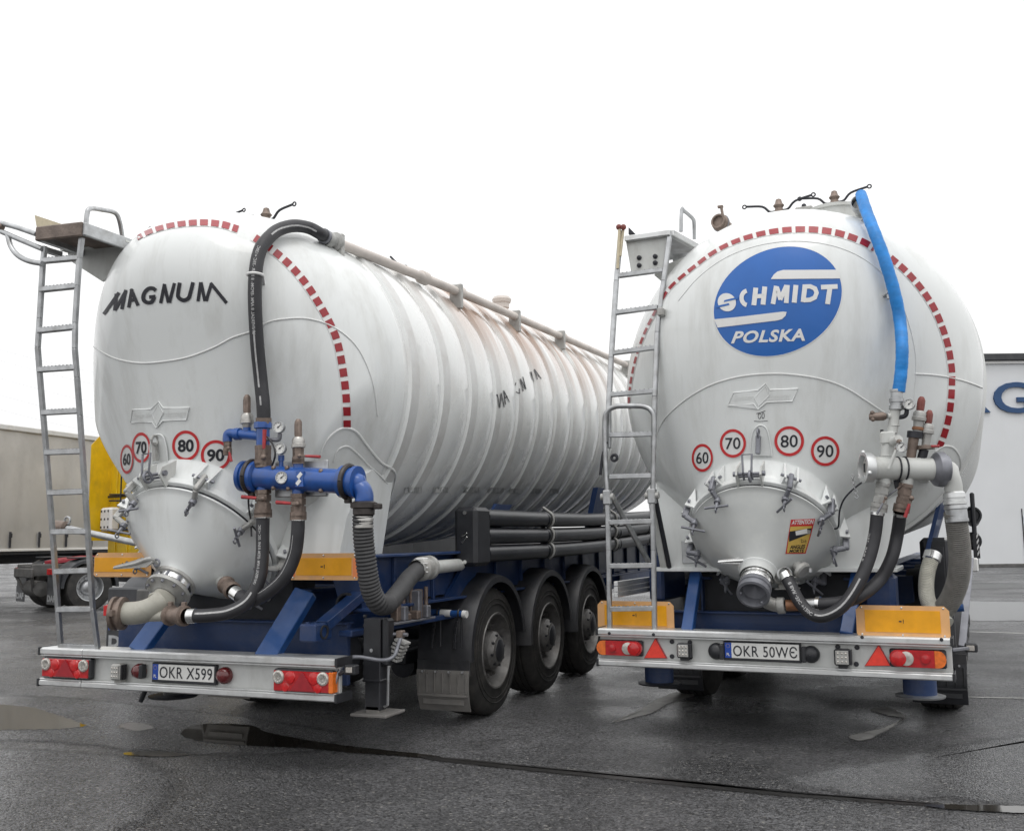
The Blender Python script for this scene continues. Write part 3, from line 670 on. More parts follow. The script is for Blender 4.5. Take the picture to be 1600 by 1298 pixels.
def round_lamp(fr, par, p0, p1, orange_left):
    mb = MB(); x0, x1, z0, z1 = px_box(mb, fr, p0, p1, -.03, .0, 0, .012)
    w, h = x1-x0, z1-z0; r = h*.5
    def slab(xa, xb, ra, rb, y0, mm):
        pts = []
        for k in range(9):
            t = math.pi/2+math.pi*k/8 if ra else None
            if ra: pts.append((xa+r*.82+r*.82*math.cos(t), y0, (z0+z1)/2+r*.92*math.sin(t)))
        if not ra: pts += [(xa, y0, (z0+z1)/2+r*.92), (xa, y0, (z0+z1)/2-r*.92)]
        for k in range(9):
            t = -math.pi/2+math.pi*k/8 if rb else None
            if rb: pts.append((xb-r*.82+r*.82*math.cos(t), y0, (z0+z1)/2+r*.92*math.sin(t)))
        if not rb: pts += [(xb, y0, (z0+z1)/2-r*.92), (xb, y0, (z0+z1)/2+r*.92)]
        mb.prism(pts, (0, -.028, 0), mm)
    X = (lambda u: x0+w*u) if orange_left else (lambda u: x1-w*u)
    def sl(u0, u1, ea, eb, mm):
        if orange_left: slab(X(u0), X(u1), ea, eb, -.028, mm)
        else: slab(X(u1), X(u0), eb, ea, -.028, mm)
    sl(.0, .20, True, False, 2); sl(.203, 1, False, True, 1)
    c = Vector((X(.70), -.056, (z0+z1)/2)); mb.slathe([(0, r*.80), (.010, r*.76), (.013, r*.4), (.013, .001)], c, (0, -1, 0), 28, 3)
    c2 = Vector((X(.83), -.0565, (z0+z1)/2)); mb.slathe([(0, r*.82), (.014, r*.78), (.018, r*.5), (.020, .001)], c2, (0, -1, 0), 28, 4)
    mb.slathe([(0, r*.5), (.012, r*.46), (.014, .001)], (X(.36), -.056, (z0+z1)/2), (0, -1, 0), 20, 1)
    mb.build('tail_lamp', [M['black'], M['red_lens'], M['orange_lens'], M['clear_lens'], M['red_lens_bright']], par)
round_lamp(TR, bump_r, (934, 999.5), (1004, 1024), True)
round_lamp(TR, bump_r, (1390, 1014), (1479, 1043), False)
for p in ([(1008, 1027), (1040, 1027), (1024, 998)], [(1353, 1039), (1390, 1039), (1373, 1008)]):
    mb = MB(); Q = [TR.Y(a, b, -.02) for a, b in p]; c = (Q[0]+Q[1]+Q[2])/3
    mb.prism([v+(v-c)*.12 for v in Q], (0, .03, 0), 1); mb.prism(Q, (0, -.006, 0), 0)
    mb.build('triangle_reflector', [M['reflector'], M['dash']], bump_r)
def work_lamp(fr, par, p0, p1):
    mb = MB(); x0, x1, z0, z1 = px_box(mb, fr, p0, p1, -.075, -.01, 0, .01)
    mb.boxb(x0+.009, x1-.009, -.082, -.07, z0+.009, z1-.009, 1, .004)
    for i in range(3):
        for k in range(3): mb.ball((x0+(x1-x0)*(.25+.25*i), -.077, z0+(z1-z0)*(.25+.25*k)), .009, 2, 6)
    for i in range(4): mb.boxb(x1, x1+.008, -.07+.015*i, -.063+.015*i, z0+.005, z1-.005, 3, .001)
    mb.boxb((x0+x1)/2-.03, (x0+x1)/2+.03, -.05, .01, z0-.02, z0+.002, 0, .004)
    mb.build('work_lamp', [M['castgrey'] if fr is TL else M['black'], M['castgrey'], M['clear_lens'], M['black']], par)
work_lamp(TL, bump_l, (172, 1037), (187, 1063)); work_lamp(TR, bump_r, (1057, 1005), (1077, 1028)); work_lamp(TR, bump_r, (1303, 1014), (1328, 1040))
def half_lamp(fr, par, px, py, r, mats, left=True):
    c = fr.Y(px, py, -.02); mb = MB()
    mb.slathe([(0, r*1.05), (.02, r*1.05), (.03, r), (.05, r*.8), (.06, r*.4), (.062, .001)], c+Vector((0, .02, 0)), (0, -1, 0), 26, 0)
    if left is not None:
        s = 1 if left else -1; mb.boxb(c.x+s*r*.45, c.x+s*r*1.1, -.055, .0, c.z-r*.95, c.z+r*.95, 1, .008)
    mb.build('marker_lamp', mats, par)
half_lamp(TL, bump_l, 217, 1048, .048, [M['dark_red_lens'], M['black']]); half_lamp(TL, bump_l, 350, 1055, .052, [M['dark_red_lens'], M['black']], None)
half_lamp(TR, bump_r, 1119, 1017, .055, [M['black'], M['black']]); half_lamp(TR, bump_r, 1267, 1022, .055, [M['black'], M['black']], False)
mb = MB()
for px, py in ((1050, 1002), (1078, 1003), (1050, 1025), (1079, 1026), (1339, 1011), (1338, 1037), (1309, 1010)):
    c = TR.Y(px, py, -.003); mb.slathe([(0, .017), (.006, .016), (.007, .001)], c, (0, -1, 0), 14, 0)
for px, py in ((952, 989), (1021, 991), (1347, 995), (1471, 999)):
    c = TR.Y(px, py, -.055); mb.slathe([(0, .012), (.006, .011), (.007, .001)], c, (0, -1, 0), 12, 0)
mb.build('bumper_bolt', M['ink'], bump_r)['kind'] = 'stuff'

# ---------------------------------------------------------------- frame
def chassis(fr, root, zb, zbeam, xs, beam_z, front):
    mb = MB()
    for x in (-.56, .56):                                    # two I-beams
        for (a, b, z0, z1) in ((x-.07, x+.07, zbeam-.02, zbeam), (x-.07, x+.07, zbeam-.38, zbeam-.36), (x-.008, x+.008, zbeam-.36, zbeam-.02)): mb.boxb(a, b, .55, front, z0, z1, 0, .003)
    mb.boxb(-.95, 1.0, .42, .46, .5, beam_z, 0, .006); mb.boxb(-.95, 1.0, .38, .50, beam_z-.012, beam_z+.003, 0, .003)
    for y in (1.7, 3.0, 4.35, 5.6, 7.4): mb.boxb(-.9, .9, y, y+.1, zbeam-.33, zbeam-.03, 0, .004)
    o = mb.build('chassis_frame', M['blue'], root); return o
ch_l = chassis(TL, root_l, .98, 1.12, None, TL.Y(330, 968, .4).z, 10.5)
ch_r = chassis(TR, root_r, .98, 1.14, None, TR.Y(1200, 957, .4).z, 10.5)
def struts(fr, par, lst, y0, y1, m):
    for a, b, w in lst:
        mb = MB(); p, q = fr.Y(*a, y0), fr.Y(*b, y1); mb.bar(p, q, w, .07, 0, (0, 1, 0), .005); mb.build('frame_strut', M[m], par)
struts(TL, ch_l, [((215, 1018), (283, 925), .13), ((415, 1030), (478, 925), .15)], .06, .34, 'blue_bright')
struts(TR, ch_r, [((1074, 990), (1088, 896), .085), ((1322, 992), (1340, 896), .085)], .08, .42, 'blue_bright')
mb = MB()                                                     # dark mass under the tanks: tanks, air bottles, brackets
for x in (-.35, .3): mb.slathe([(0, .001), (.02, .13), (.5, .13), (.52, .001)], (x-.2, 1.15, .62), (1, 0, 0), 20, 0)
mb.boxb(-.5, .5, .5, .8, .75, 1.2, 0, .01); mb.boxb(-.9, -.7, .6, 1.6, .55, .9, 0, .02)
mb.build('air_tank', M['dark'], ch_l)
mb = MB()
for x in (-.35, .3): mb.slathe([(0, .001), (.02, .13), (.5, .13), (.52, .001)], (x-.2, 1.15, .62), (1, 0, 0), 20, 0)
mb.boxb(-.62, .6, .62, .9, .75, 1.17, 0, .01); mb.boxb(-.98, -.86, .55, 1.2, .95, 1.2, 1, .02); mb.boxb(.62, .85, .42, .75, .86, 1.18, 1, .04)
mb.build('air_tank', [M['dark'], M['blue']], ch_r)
# left: pivot gusset, towing box, side rail
mb = MB()
mb.prism([TL.Y(520, 905, .5), TL.Y(562, 902, .5), TL.Y(566, 955, .5), TL.Y(536, 962, .5), TL.Y(527, 930, .5)], (0, .12, 0), 0)
c = TL.Y(543, 943, .48); mb.slathe([(0, .075), (.03, .075), (.03, .06), (-.05, .055), (-.05, .001)], c, (0, -1, 0), 24, 1)
mb.build('pivot_bracket', [M['blue'], M['dark']], ch_l)
mb = MB(); a = TL.Y(496, 985, .12)
mb.boxb(a.x-.06, a.x+.06, -.0, .2, a.z-.06, a.z+.05, 0, .01); mb.bar((a.x+.02, .15, a.z+.03), (a.x+.08, .6, a.z+.24), .1, .06, 0)
for s in (-.03, .03): mb.cyl((a.x+s, .05, a.z+.05), (a.x+s, .05, a.z+.06), .012, 0, 10)
mb.slathe([(0, .045), (.01, .045), (.01, .035), (-.02, .03), (-.02, .001)], (a.x+.06, .1, a.z-.005), (1, 0, 0), 18, 1)
mb.build('tow_bracket', [M['blue'], M['dark']], ch_l)
mb = MB()
mb.boxb(1.02, 1.06, .55, 9.6, 1.02, 1.34, 0, .004); mb.boxb(.98, 1.16, .5, 9.6, 1.335, 1.355, 0, .004); mb.boxb(1.0, 1.15, .45, 9.6, .98, 1.0, 0, .004)
mb.boxb(1.0, 1.10, .30, 9.6, .83, .87, 0, .006); mb.prism([(1.06, 1.75, 1.0), (1.06, 2.1, 1.0), (1.16, 2.9, 1.75), (1.16, 2.55, 1.75)], (.03, 0, 0), 0)
for y in (5.2, 8.3): mb.prism([(1.08, y, 1.34), (1.08, y+.5, 1.34), (1.24, y+.3, 2.0), (1.24, y, 2.0)], (.06, 0, 0), 0)
for i in range(14): mb.boxb(1.06, 1.09, .9+i*.62, .93+i*.62, 1.0, 1.335, 0, .004)
mb.build('side_rail', M['blue'], ch_l)
mb = MB()
mb.boxb(1.02, 1.06, 1.0, 9.6, .98, 1.30, 0, .004); mb.boxb(-1.06, -1.02, 1.0, 9.6, .98, 1.30, 0, .004)
mb.prism([(1.0, .9, 1.2), (1.0, 1.9, 1.2), (1.18, 2.3, 1.8), (1.14, 1.5, 1.75)], (.03, 0, 0), 0)
mb.build('side_rail', M['blue'], ch_r)

# ---------------------------------------------------------------- wheels, fenders, flaps
def make_wheel(root):
    Rt = .525; w = .37
    grp = bpy.data.objects.new('wheel', None); COL.objects.link(grp); grp.parent = root
    t = MB(); pr = [(-.0, .30), (.0, .315), (-.012, .34), (-.006, .40), (-.010, .46), (-.025, .50), (-.05, Rt-.008), (-.07, Rt)]
    for g in (.10, .155, .215, .27): pr += [(-g+.007, Rt), (-g+.005, Rt-.013), (-g-.005, Rt-.013), (-g-.007, Rt)]
    pr += [(-w+.07, Rt), (-w+.03, Rt-.01), (-w+.005, .46), (-w, .40), (-w+.01, .32), (-w+.01, .30)]
    t.slathe(pr, (0, 0, 0), (1, 0, 0), 64, 0)
    for r in (.425, .385): t.ring((-.005, 0, 0), (1, 0, 0), r, .004, 0, 48)
    t.build('tyre', M['rubber'], grp)
    r = MB(); r.slathe([(-.005, .315), (.008, .308), (.006, .295), (-.03, .285), (-.06, .265), (-.10, .255), (-.115, .24), (-.115, .18), (-.10, .165), (-.02, .155), (.01, .12), (.02, .115), (.03, .085), (.035, .001)], (0, 0, 0), (1, 0, 0), 48, 0)
    for k in range(10):
        a = 2*math.pi*k/10; c = Vector((-.11, .205*math.cos(a), .205*math.sin(a)))
        r.lathe([(0, .021), (.035, .021), (.036, .013), (.06, .013), (.06, .001)], c, (1, 0, 0), 8, 0)
        c = Vector((-.112, .205*math.cos(a+.3), .205*math.sin(a+.3)))
    for k in range(8):
        a = 2*math.pi*k/8+.2; c = Vector((.0, .125*math.cos(a), .125*math.sin(a))); r.lathe([(0, .011), (.02, .011), (.02, .001)], c, (1, 0, 0), 6, 1)
    r.slathe([(.012, .10), (.032, .09), (.044, .05), (.046, .001)], (0, 0, 0), (1, 0, 0), 24, 1)
    r.build('rim', [M['rim'], M['black']], grp)
    return grp
def fender(root, x_out, y, zc, flap, x_in):
    mb = MB(); R1 = .605; n = 26; a0, a1 = R_(-5), R_(172)
    A = [a0+(a1-a0)*i/n for i in range(n+1)]      # 0 = rear (towards -y)
    sec = [(x_in, -.03), (x_in, 0), (x_in+.1, .012), ((x_in+x_out)/2, .018), (x_out-.1, .012), (x_out-.03, .0), (x_out, -.012), (x_out, -.06), (x_out-.012, -.06), (x_out-.014, -.02), (x_in, -.012)]
    vs = []; k = len(sec)
    for a in A:
        for (x, d) in sec:
            r = R1+d; vs.append((x, y-math.cos(a)*r, zc+math.sin(a)*r))
    mb.add(vs, [[i*k+j, i*k+(j+1) % k, (i+1)*k+(j+1) % k, (i+1)*k+j] for i in range(n) for j in range(k)], 0, True)
    mb.add(vs[:k], [list(range(k))], 0); mb.add(vs[-k:], [list(range(k))], 0)
    y0 = y-R1*math.cos(a0); z0 = zc+R1*math.sin(a0)
    if flap:
        mb.boxb(x_in, x_out-.005, y0-.012, y0+.004, z0-.10, z0+.02, 0, .003)
        for fx in (.3, .72):
            x = x_in+(x_out-x_in)*fx
            for i in range(5): mb.boxb(x-.012, x+.012, y-math.cos(R_(8+5*i))*(R1+.02)-.02, y-math.cos(R_(8+5*i))*(R1+.02)+.0, zc+math.sin(R_(8+5*i))*(R1)-.03, zc+math.sin(R_(8+5*i))*R1+.03, 1, .003)
    o = mb.build('fender', [M['fender'], M['black']], root)
    if flap:
        f = MB(); z1 = z0-.06; zz = .12; N = 8; vs = []
        for i in range(N+1):
            t = i/N; z = z1+(zz-z1)*t; yy = y0-.02-.02*math.sin(t*3)+.03*t*t
            for x in (x_in+.0+.02*t, x_out-.01): vs += [(x, yy, z), (x, yy+.012, z)]
        fs = []
        for i in range(N):
            b = i*4; fs += [[b, b+2, b+6, b+4], [b+1, b+5, b+7, b+3], [b, b+4, b+5, b+1], [b+2, b+3, b+7, b+6]]
        fs += [[0, 1, 3, 2], [N*4, N*4+2, N*4+3, N*4+1]]
        f.add(vs, fs, 0, False)
        for i in range(7): f.boxb(x_in+.03+i*(x_out-x_in-.06)/6-.004, x_in+.03+i*(x_out-x_in-.06)/6+.004, y0-.043, y0-.02, z1-.17, z1-.02, 0, .002)
        f.boxb(x_in+.02, x_out-.02, y0-.045, y0-.02, z1-.20, z1-.185, 0, .002)
        for i in range(4): f.cyl((x_in+.06+i*(x_out-x_in-.12)/3, y0-.045, z1-.01), (x_in+.06+i*(x_out-x_in-.12)/3, y0-.02, z1-.01), .009, 1, 8)
        f.boxb(x_in+.06, x_out-.05, y0-.028, y0-.02, zz+.05, z1-.22, 0, .003)
        f.build('mud_flap', [M['flap'] if flap == 1 else M['black'], M['steel']], o)
    return o
w0 = make_wheel(root_l); YW_L, YW_R = (2.42, 3.73, 5.04), (2.2, 3.51, 4.82)
w0.location = (1.23, YW_L[0], .525)
for root, ys in ((root_l, YW_L), (root_r, YW_R)):
    for i, y in enumerate(ys):
        for sx in (1, -1):
            if root is root_l and i == 0 and sx == 1: continue
            c = dup(w0, root); c.location = (1.23*sx, y, .525); c.rotation_euler = (R_(23*i+7*sx), 0, R_(180) if sx < 0 else 0)
for i, y in enumerate(YW_L): fender(root_l, 1.265, y, .545, 1 if i == 0 else 0, .80); fender(root_l, -.80, y, .545, 1 if i == 0 else 0, -1.265)
for i, y in enumerate(YW_R): fender(root_r, 1.265, y, .545, 2 if i == 0 else 0, .83); fender(root_r, -.83, y, .545, 2 if i == 0 else 0, -1.265)
for root, ys in ((root_l, YW_L), (root_r, YW_R)):
    mb = MB()
    for y in ys:
        mb.cyl((-1.0, y, .525), (1.0, y, .525), .07, 0, 16)
        for sx in (-1, 1):
            mb.slathe([(0, .001), (.0, .13), (.06, .15), (.22, .14), (.26, .10), (.26, .001)], (sx*.58, y+.38, .52), (0, 0, 1), 20, 0); mb.boxb(sx*.58-.05, sx*.58+.05, y-.5, y+.5, .44, .55, 0, .01)
            mb.slathe([(0, .001), (.0, .11), (.18, .11), (.2, .04), (.2, .001)], (sx*.50, y-.12, .42), (0, -1, 0), 18, 0)
    mb.build('axle', M['dark'], root)
# left: support leg on the right-hand side, blue spray bar, bent pipe with lamp
lg = MB(); a = TL.Y(588, 965, .36); x = a.x; fz = TL.Y(588, 1113, .36).z; zt_ = a.z
lg.boxb(x-.062, x+.062, .30, .42, fz+.2, zt_, 0, .006); lg.boxb(x-.055, x+.055, .31, .41, fz+.02, fz+.22, 0, .005); lg.boxb(x+.062, x+.11, .31, .41, zt_-.3, zt_, 0, .03)
lg.boxb(x-.066, x+.066, .296, .424, fz+.2, fz+.215, 0, .004)
for i in range(7): lg.cyl((x-.075, .33, fz+.25+i*.06), (x-.06, .33, fz+.25+i*.06), .012, 0, 8)
lg.cyl((x, .295, zt_-.2), (x, .30, zt_-.2), .012, 1, 8); lg.tube([(x+.085, .36, zt_-.3), (x+.09, .36, fz+.3), (x+.085, .36, fz+.05), (x+.06, .36, fz+.04)], .009, 8, 1)
leg = lg.build('support_leg', [M['black'], M['steel']], root_l)
ft = MB(); ft.boxb(x-.12, x+.14, .24, .50, fz-.01, fz+.008, 0, .004); ft.boxb(x-.05, x+.05, .31, .41, fz, fz+.05, 0, .006); ft.build('foot_plate', M['flap'], leg)
bp = MB(); P = [TL.Y(518, 1085, -.03), TL.Y(529, 1050, .0), TL.Y(543, 1030, .1), TL.Y(560, 1026, .18), TL.Y(597, 1031, .22), TL.Y(615, 1025, .26), TL.Y(622, 1008, .3), TL.Y(628, 990, .34)]
bp.tube(P, .013, 10, 0, 6); q = TL.Y(548, 1046, .0); bp.boxb(q.x-.04, q.x+.04, -.02, .04, q.z-.03, q.z+.03, 1, .008); bp.boxb(q.x-.022, q.x+.022, -.026, -.018, q.z-.015, q.z+.018, 2, .004)
bp.bar(TL.Y(527, 1055, 0), TL.Y(545, 1045, 0), .03, .02, 1); q = TL.Y(626, 992, .34); bp.cyl(q-Vector((.05, 0, -.005)), q+Vector((.05, 0, .005)), .012, 0, 8); bp.boxb(q.x-.02, q.x+.02, .31, .37, q.z-.015, q.z+.03, 3, .005)
bp.build('lamp_bracket_pipe', [M['coupling'], M['black'], M['clear_lens'], M['brass']], root_l)
sb = MB(); P0, P1 = TL.X(643, 965, 1.0), TL.X(722, 968, 1.27)
sb.cyl((.75, 1.72, .89), (1.275, 1.70, .875), .026, 0, 14); sb.cyl((1.06, 1.708, .882), (1.15, 1.705, .879), .028, 1, 14); sb.cyl((1.25, 1.701, .876), (1.285, 1.70, .875), .029, 1, 14)
for xx in (1.04, 1.22): sb.ring((xx, 1.706, .88), (1, 0, 0), .032, .008, 2, 14); sb.bar((xx, 1.74, .88), (xx, 1.74, .62), .02, .012, 2)
sb.build('fender_bar', [M['blue_bright'], M['white'], M['black']], root_l)
vb = MB(); q = TL.X(636, 945, 1.12)
for i in range(9): vb.boxb(q.x-.06+random.random()*.1, q.x+.02+random.random()*.08, q.y-.2+.05*i, q.y-.14+.05*i, q.z-.10, q.z-.06+random.random()*.17, i % 2, .008)
for i in range(5): vb.cyl((q.x+.02*i-.04, q.y+.08*i-.1, q.z-.05), (q.x+.02*i-.04, q.y+.08*i-.1, q.z+.10+.02*(i % 3)), .016, 0, 10)
vb.boxb(q.x-.08, q.x+.08, q.y-.4, q.y+.3, q.z-.115, q.z-.10, 1, .003)
vb.build('valve_block', [M['brass'], M['coupling']], root_l)
vb = MB(); q = TL.Y(618, 1010, .40)
for i in range(6): vb.bar((q.x-.05+.012*i, .40, q.z-.06+.022*i), (q.x+.03+.012*i, .40, q.z-.09+.022*i), .016, .08, 0, (0, 1, 0))
vb.build('wheel_chock', M['castgrey'], root_l)
# right: two short support legs with round feet under the bumper
for px in ((1030, 1050, 1068), (1437, 1070, 1088)):
    lg = MB(); p = TR.Y(px[0], px[1], .45); z1 = TR.Y(px[0], px[2], .45).z
    lg.slathe([(0, .001), (0, .11), (.5, .11)], (p.x, .45, z1+.02), (0, 0, 1), 24, 0); o = lg.build('support_leg', M['blue'], root_r)
    f = MB(); f.slathe([(0, .001), (0, .16), (.012, .165), (.02, .11), (.02, .001)], (p.x, .45, z1), (0, 0, 1), 28, 0); f.build('foot_plate', M['black'] if px[0] < 1200 else M['steel'], o)
# yellow rear boards
def rear_board(fr, root, p0, p1, y, kind, slant=None, name='rear_marking_board'):
    mb = MB(); x0, x1 = fr.Y(p0[0], (p0[1]+p1[1])/2, y).x, fr.Y(p1[0], (p0[1]+p1[1])/2, y).x; cx = (p0[0]+p1[0])/2
    z1, z0 = fr.Y(cx, p0[1], y).z, fr.Y(cx, p1[1], y).z
    c = .03; sl = slant or 0
    poly = [(x0+c*.5, y, z0), (x1-c*.5, y, z0), (x1, y, z0+c*.5), (x1, y, z1-c-sl), (x1-c-sl, y, z1), (x0+c, y, z1), (x0, y, z1-c), (x0, y, z0+c*.5)]
    mb.prism(poly, (0, .006, 0), 0)
    b = .035 if kind == 0 else .03
    ins = .02 if kind == 0 else .055
    mb.boxb(x0+(ins if kind else .006), x1-ins-(sl*.6), y-.003, y+.001, z0+b, z1-b, 1, .0005)
    if kind == 2: mb.boxb(x0, x0+.045, y-.003, y+.001, z0+.02, z1-.02, 2, .0005); mb.boxb(x1-.045, x1, y-.003, y+.001, z0+.02, z1-.035, 2, .0005)
    for fx in (.06, .5, .94):
        for z in (z0+.014, z1-.014): mb.slathe([(0, .007), (.004, .006), (.005, .001)], (x0+(x1-x0)*fx, y, z), (0, -1, 0), 8, 3)
    mm = (x0+x1)/2; mb.boxb(mm-.02, mm-.004, y-.006, y-.002, (z0+z1)/2-.004, (z0+z1)/2+.004, 4, 0); mb.boxb(mm+.006, mm+.009, y-.006, y-.002, (z0+z1)/2-.012, (z0+z1)/2+.014, 4, 0)
    for fx in (.25, .75): mb.boxb(x0+(x1-x0)*fx-.02, x0+(x1-x0)*fx+.02, y+.006, y+.25, z0+.03, z0+.06, 4, .002)
    mb.build(name, [M['sign_edge'], M['yel_sign'], M['sign_orange'], M['chrome'], M['ink']], root)
rear_board(TL, root_l, (147, 863), (236, 901), .16, 0, .06); rear_board(TL, root_l, (452, 864), (561, 906), .16, 2, .0)
rear_board(TR, root_r, (934, 939), (1053, 983), .14, 1); rear_board(TR, root_r, (1338, 946), (1484, 995), .02, 1)
# black pipe bundle along the left trailer's flank
tb = MB(); mb = MB()
bx = (1.80, 2.16, 1.25, 1.69)
mb.boxb(1.10, 1.30, 1.86, 2.16, 1.235, 1.705, 0, .03); 
for z in (1.27, 1.66): mb.cyl((1.2, 1.865, z), (1.2, 1.852, z), .016, 1, 10)
mb.bar((1.17, 1.855, 1.42), (1.22, 1.855, 1.47), .012, .008, 1, (0, 1, 0)); mb.bar((1.17, 1.855, 1.47), (1.22, 1.855, 1.50), .012, .008, 1, (0, 1, 0))
hb = mb.build('hose_holder', [M['black'], M['chrome']], root_l)
def sag(y): return .035*y*.34
for i, z in enumerate((1.625, 1.475, 1.33)):
    t = MB(); y1 = (8.2, 7.9, 7.7)[i]
    P = [Vector((1.23, 2.14+(y1-2.14)*k/10, z+.018*(2.14+(y1-2.14)*k/10-2.14)-.035*math.sin(math.pi*k/10))) for k in range(11)]
    t.tube(P, .072, 24, 0, 3)
    for y in (3.6, 3.75, 6.0, 6.12, 7.5):
        c = P[min(10, int((y-2.14)/(y1-2.14)*10))]; t.slathe([(-.03, .072), (-.02, .077), (.02, .077), (.03, .072)], (1.23, y, c.z), (0, 1, 0), 24, 0)
    t.slathe([(-.02, .072), (-.01, .082), (.03, .082), (.04, .072)], (1.23, y1-.02, P[-1].z), (0, 1, 0), 24, 0)
    t.cyl((1.23, y1, P[-1].z), (1.23, y1+(.35 if i == 2 else .05), P[-1].z), .045, 1, 16)
    t.build('hose_tube', [M['tube'], M['white']], root_l)
for y in (3.68, 5.9):
    st = MB(); P = []
    for z in (1.63, 1.48, 1.335):
        zz = z+.018*(y-2.14)-.03
        for a in (70, 35, 0, -35, -70): P.append((1.23+.082*math.cos(R_(a)), y, zz+.082*math.sin(R_(a))))
    P = [(1.20, y, P[0][2]+.04)]+P
    st.tube(P, .013, 8, 0, 2); st.build('tube_strap', M['castgrey'], root_l)

mb = MB(); q = TL.Y(271, 1088, .25); mb.slathe([(0, .001), (0, .16), (.012, .17), (.02, .07), (.06, .06), (.2, .06)], q, (0, 0, 1), 24, 0); mb.cyl(TL.Y(250, 1080, .2)+Vector((-.13, 0, 0)), TL.Y(243, 1092, .2)+Vector((-.13, 0, -.02)), .018, 0, 10); mb.build('tow_hook', M['black'], ch_l)
# ================================================================ pipework, hoses, ladders, fittings on the tanks
def vpipe(mb, fr, px, y0, y1, yl, r, m, n=16, px2=None, r2=None):
    a = fr.Y(px, y0, yl); b = fr.Y(px2 if px2 else px, y1, yl); mb.cyl(a, b, r, m, n, r2)
def gauge(fr, par, px, py, yl, r, name='pressure_gauge'):
    c = fr.Y(px, py, yl); d = Vector((-.1, -1, .02)) if fr is TR else Vector((.25, -1, .02)); d.normalize(); mb = MB()
    mb.slathe([(0, .001), (0, r), (.03, r), (.036, r*.97), (.036, r*.86), (.030, r*.84)], c, d, 28, 0)
    mb.slathe([(.030, r*.86), (.0305, .001)], c, d, 28, 1)
    u, v, w = basis(d); f = c+d*.032
    up = v if v.z > 0 else -v
    sd = up.cross(d)
    for k in range(9):
        t = R_(-130+260*k/8); q = up*math.cos(t)+sd*math.sin(t); mb.bar(f+q*r*.62, f+q*r*.78, .0022, .001, 2, d, 0)
    q = (up*.6+sd*.7).normalized(); mb.bar(f-q*r*.25+d*.001, f+q*r*.6+d*.001, .004, .001, 2, d, 0); mb.slathe([(0, .005), (.003, .005), (.003, .001)], f, d, 10, 2)
    return mb.build(name, [M['steel'], M['plate'], M['ink']], par)
def lever(fr, par, a, b, yl, w=.022, m='handle_red', yl2=None):
    mb = MB(); A, B = fr.Y(*a, yl), fr.Y(*b, yl2 if yl2 is not None else yl); d = (B-A).normalized()
    mb.bar(A, A+(B-A)*.35, w*.9, .008, 1, (0, 1, 0)); mb.tube([A+(B-A)*.3, A+(B-A)*.5, B], w*.5, 10, 0, 3, rf=lambda i, t: w*(.42+.15*t)); mb.ball(A, w*.8, 1, 8)
    mb.build('valve_lever', [M[m], M['brass']], par)
def nutted(mb, fr, px, y0, y1, yl, r, m, rings=(), px2=None):
    px2 = px2 or px
    vpipe(mb, fr, px, y0, y1, yl, r, m, px2=px2)
    for t, k, h in rings:
        cx = px+(px2-px)*t; cy = y0+(y1-y0)*t; c = fr.Y(cx, cy, yl); ax = (fr.Y(px2, y1, yl)-fr.Y(px, y0, yl)).normalized()
        mb.slathe([(-h, r*.9), (-h, r*k), (h, r*k), (h, r*.9)], c, ax, 6 if k < 1.3 else 20, m)
def safety_valve(fr, par, px, y0, yj, y1, yl, r, mats, px2=None, bands=()):
    mb = MB(); px2 = px2 or px; A, B = fr.Y(px, y0, yl), fr.Y(px2, y1, yl); d = B-A; t = (yj-y0)/(y1-y0)
    J = A+d*t
    mb.slathe([(-.012, .001), (-.010, r*.5), (0, r*.8), (.01, r), ((J-A).length, r)], A, d, 18, 0)
    mb.slathe([(0, r*1.3), (.015, r*1.75), (.04, r*1.75), (.045, r*1.95), (.065, r*1.95), (.07, r*1.4), ((B-J).length, r*1.2)], J, d, 18, 1)
    for i in range(6): mb.bar(A+d*t*.2+Vector((r*math.cos(i), r*math.sin(i), 0)), A+d*t*.9+Vector((r*math.cos(i), r*math.sin(i), 0)), .004, .004, 0)
    for tt, mm in bands: mb.slathe([(-.012, r*1.3), (-.008, r*1.55), (.008, r*1.55), (.012, r*1.3)], A+d*tt, d, 18, mm)
    return mb.build('safety_valve', mats, par)
def path(fr, L): return [fr.Y(a, b, y) for a, b, y in L]
def hose(name, par, P, r, m, k=8, ferr=None, label=None, n=18):
    mb = MB(); mb.tube(P, r, n, 0, k)
    if ferr:
        Q = catmull(P, k)
        for a, b, rr, mm in ferr:
            i, j = int(a*(len(Q)-1)), max(int(a*(len(Q)-1))+1, int(b*(len(Q)-1))); mb.tube(Q[i:j+1], rr, 20, mm)
    o = mb.build(name, [m, M['chrome'], M['brass'], M['white'], M['coupling']], par, label); o['_p'] = 0; del o['_p']
    return o
def ribbed(name, par, P, r, m, k=14, pitch=.019, amp=.006):
    Q = catmull(P, k); L = [0]
    for a, b in zip(Q, Q[1:]): L.append(L[-1]+(b-a).length)
    N = int(L[-1]/pitch*6); R = []; j = 0
    for i in range(N+1):
        s = L[-1]*i/N
        while j < len(L)-2 and L[j+1] < s: j += 1
        R.append(Q[j].lerp(Q[j+1], (s-L[j])/max(1e-6, L[j+1]-L[j])))
    mb = MB(); mb.tube(R, r, 20, 0, 1, rf=lambda i, t: r+amp*(math.cos(2*math.pi*i/6)))
    return mb.build(name, m, par)
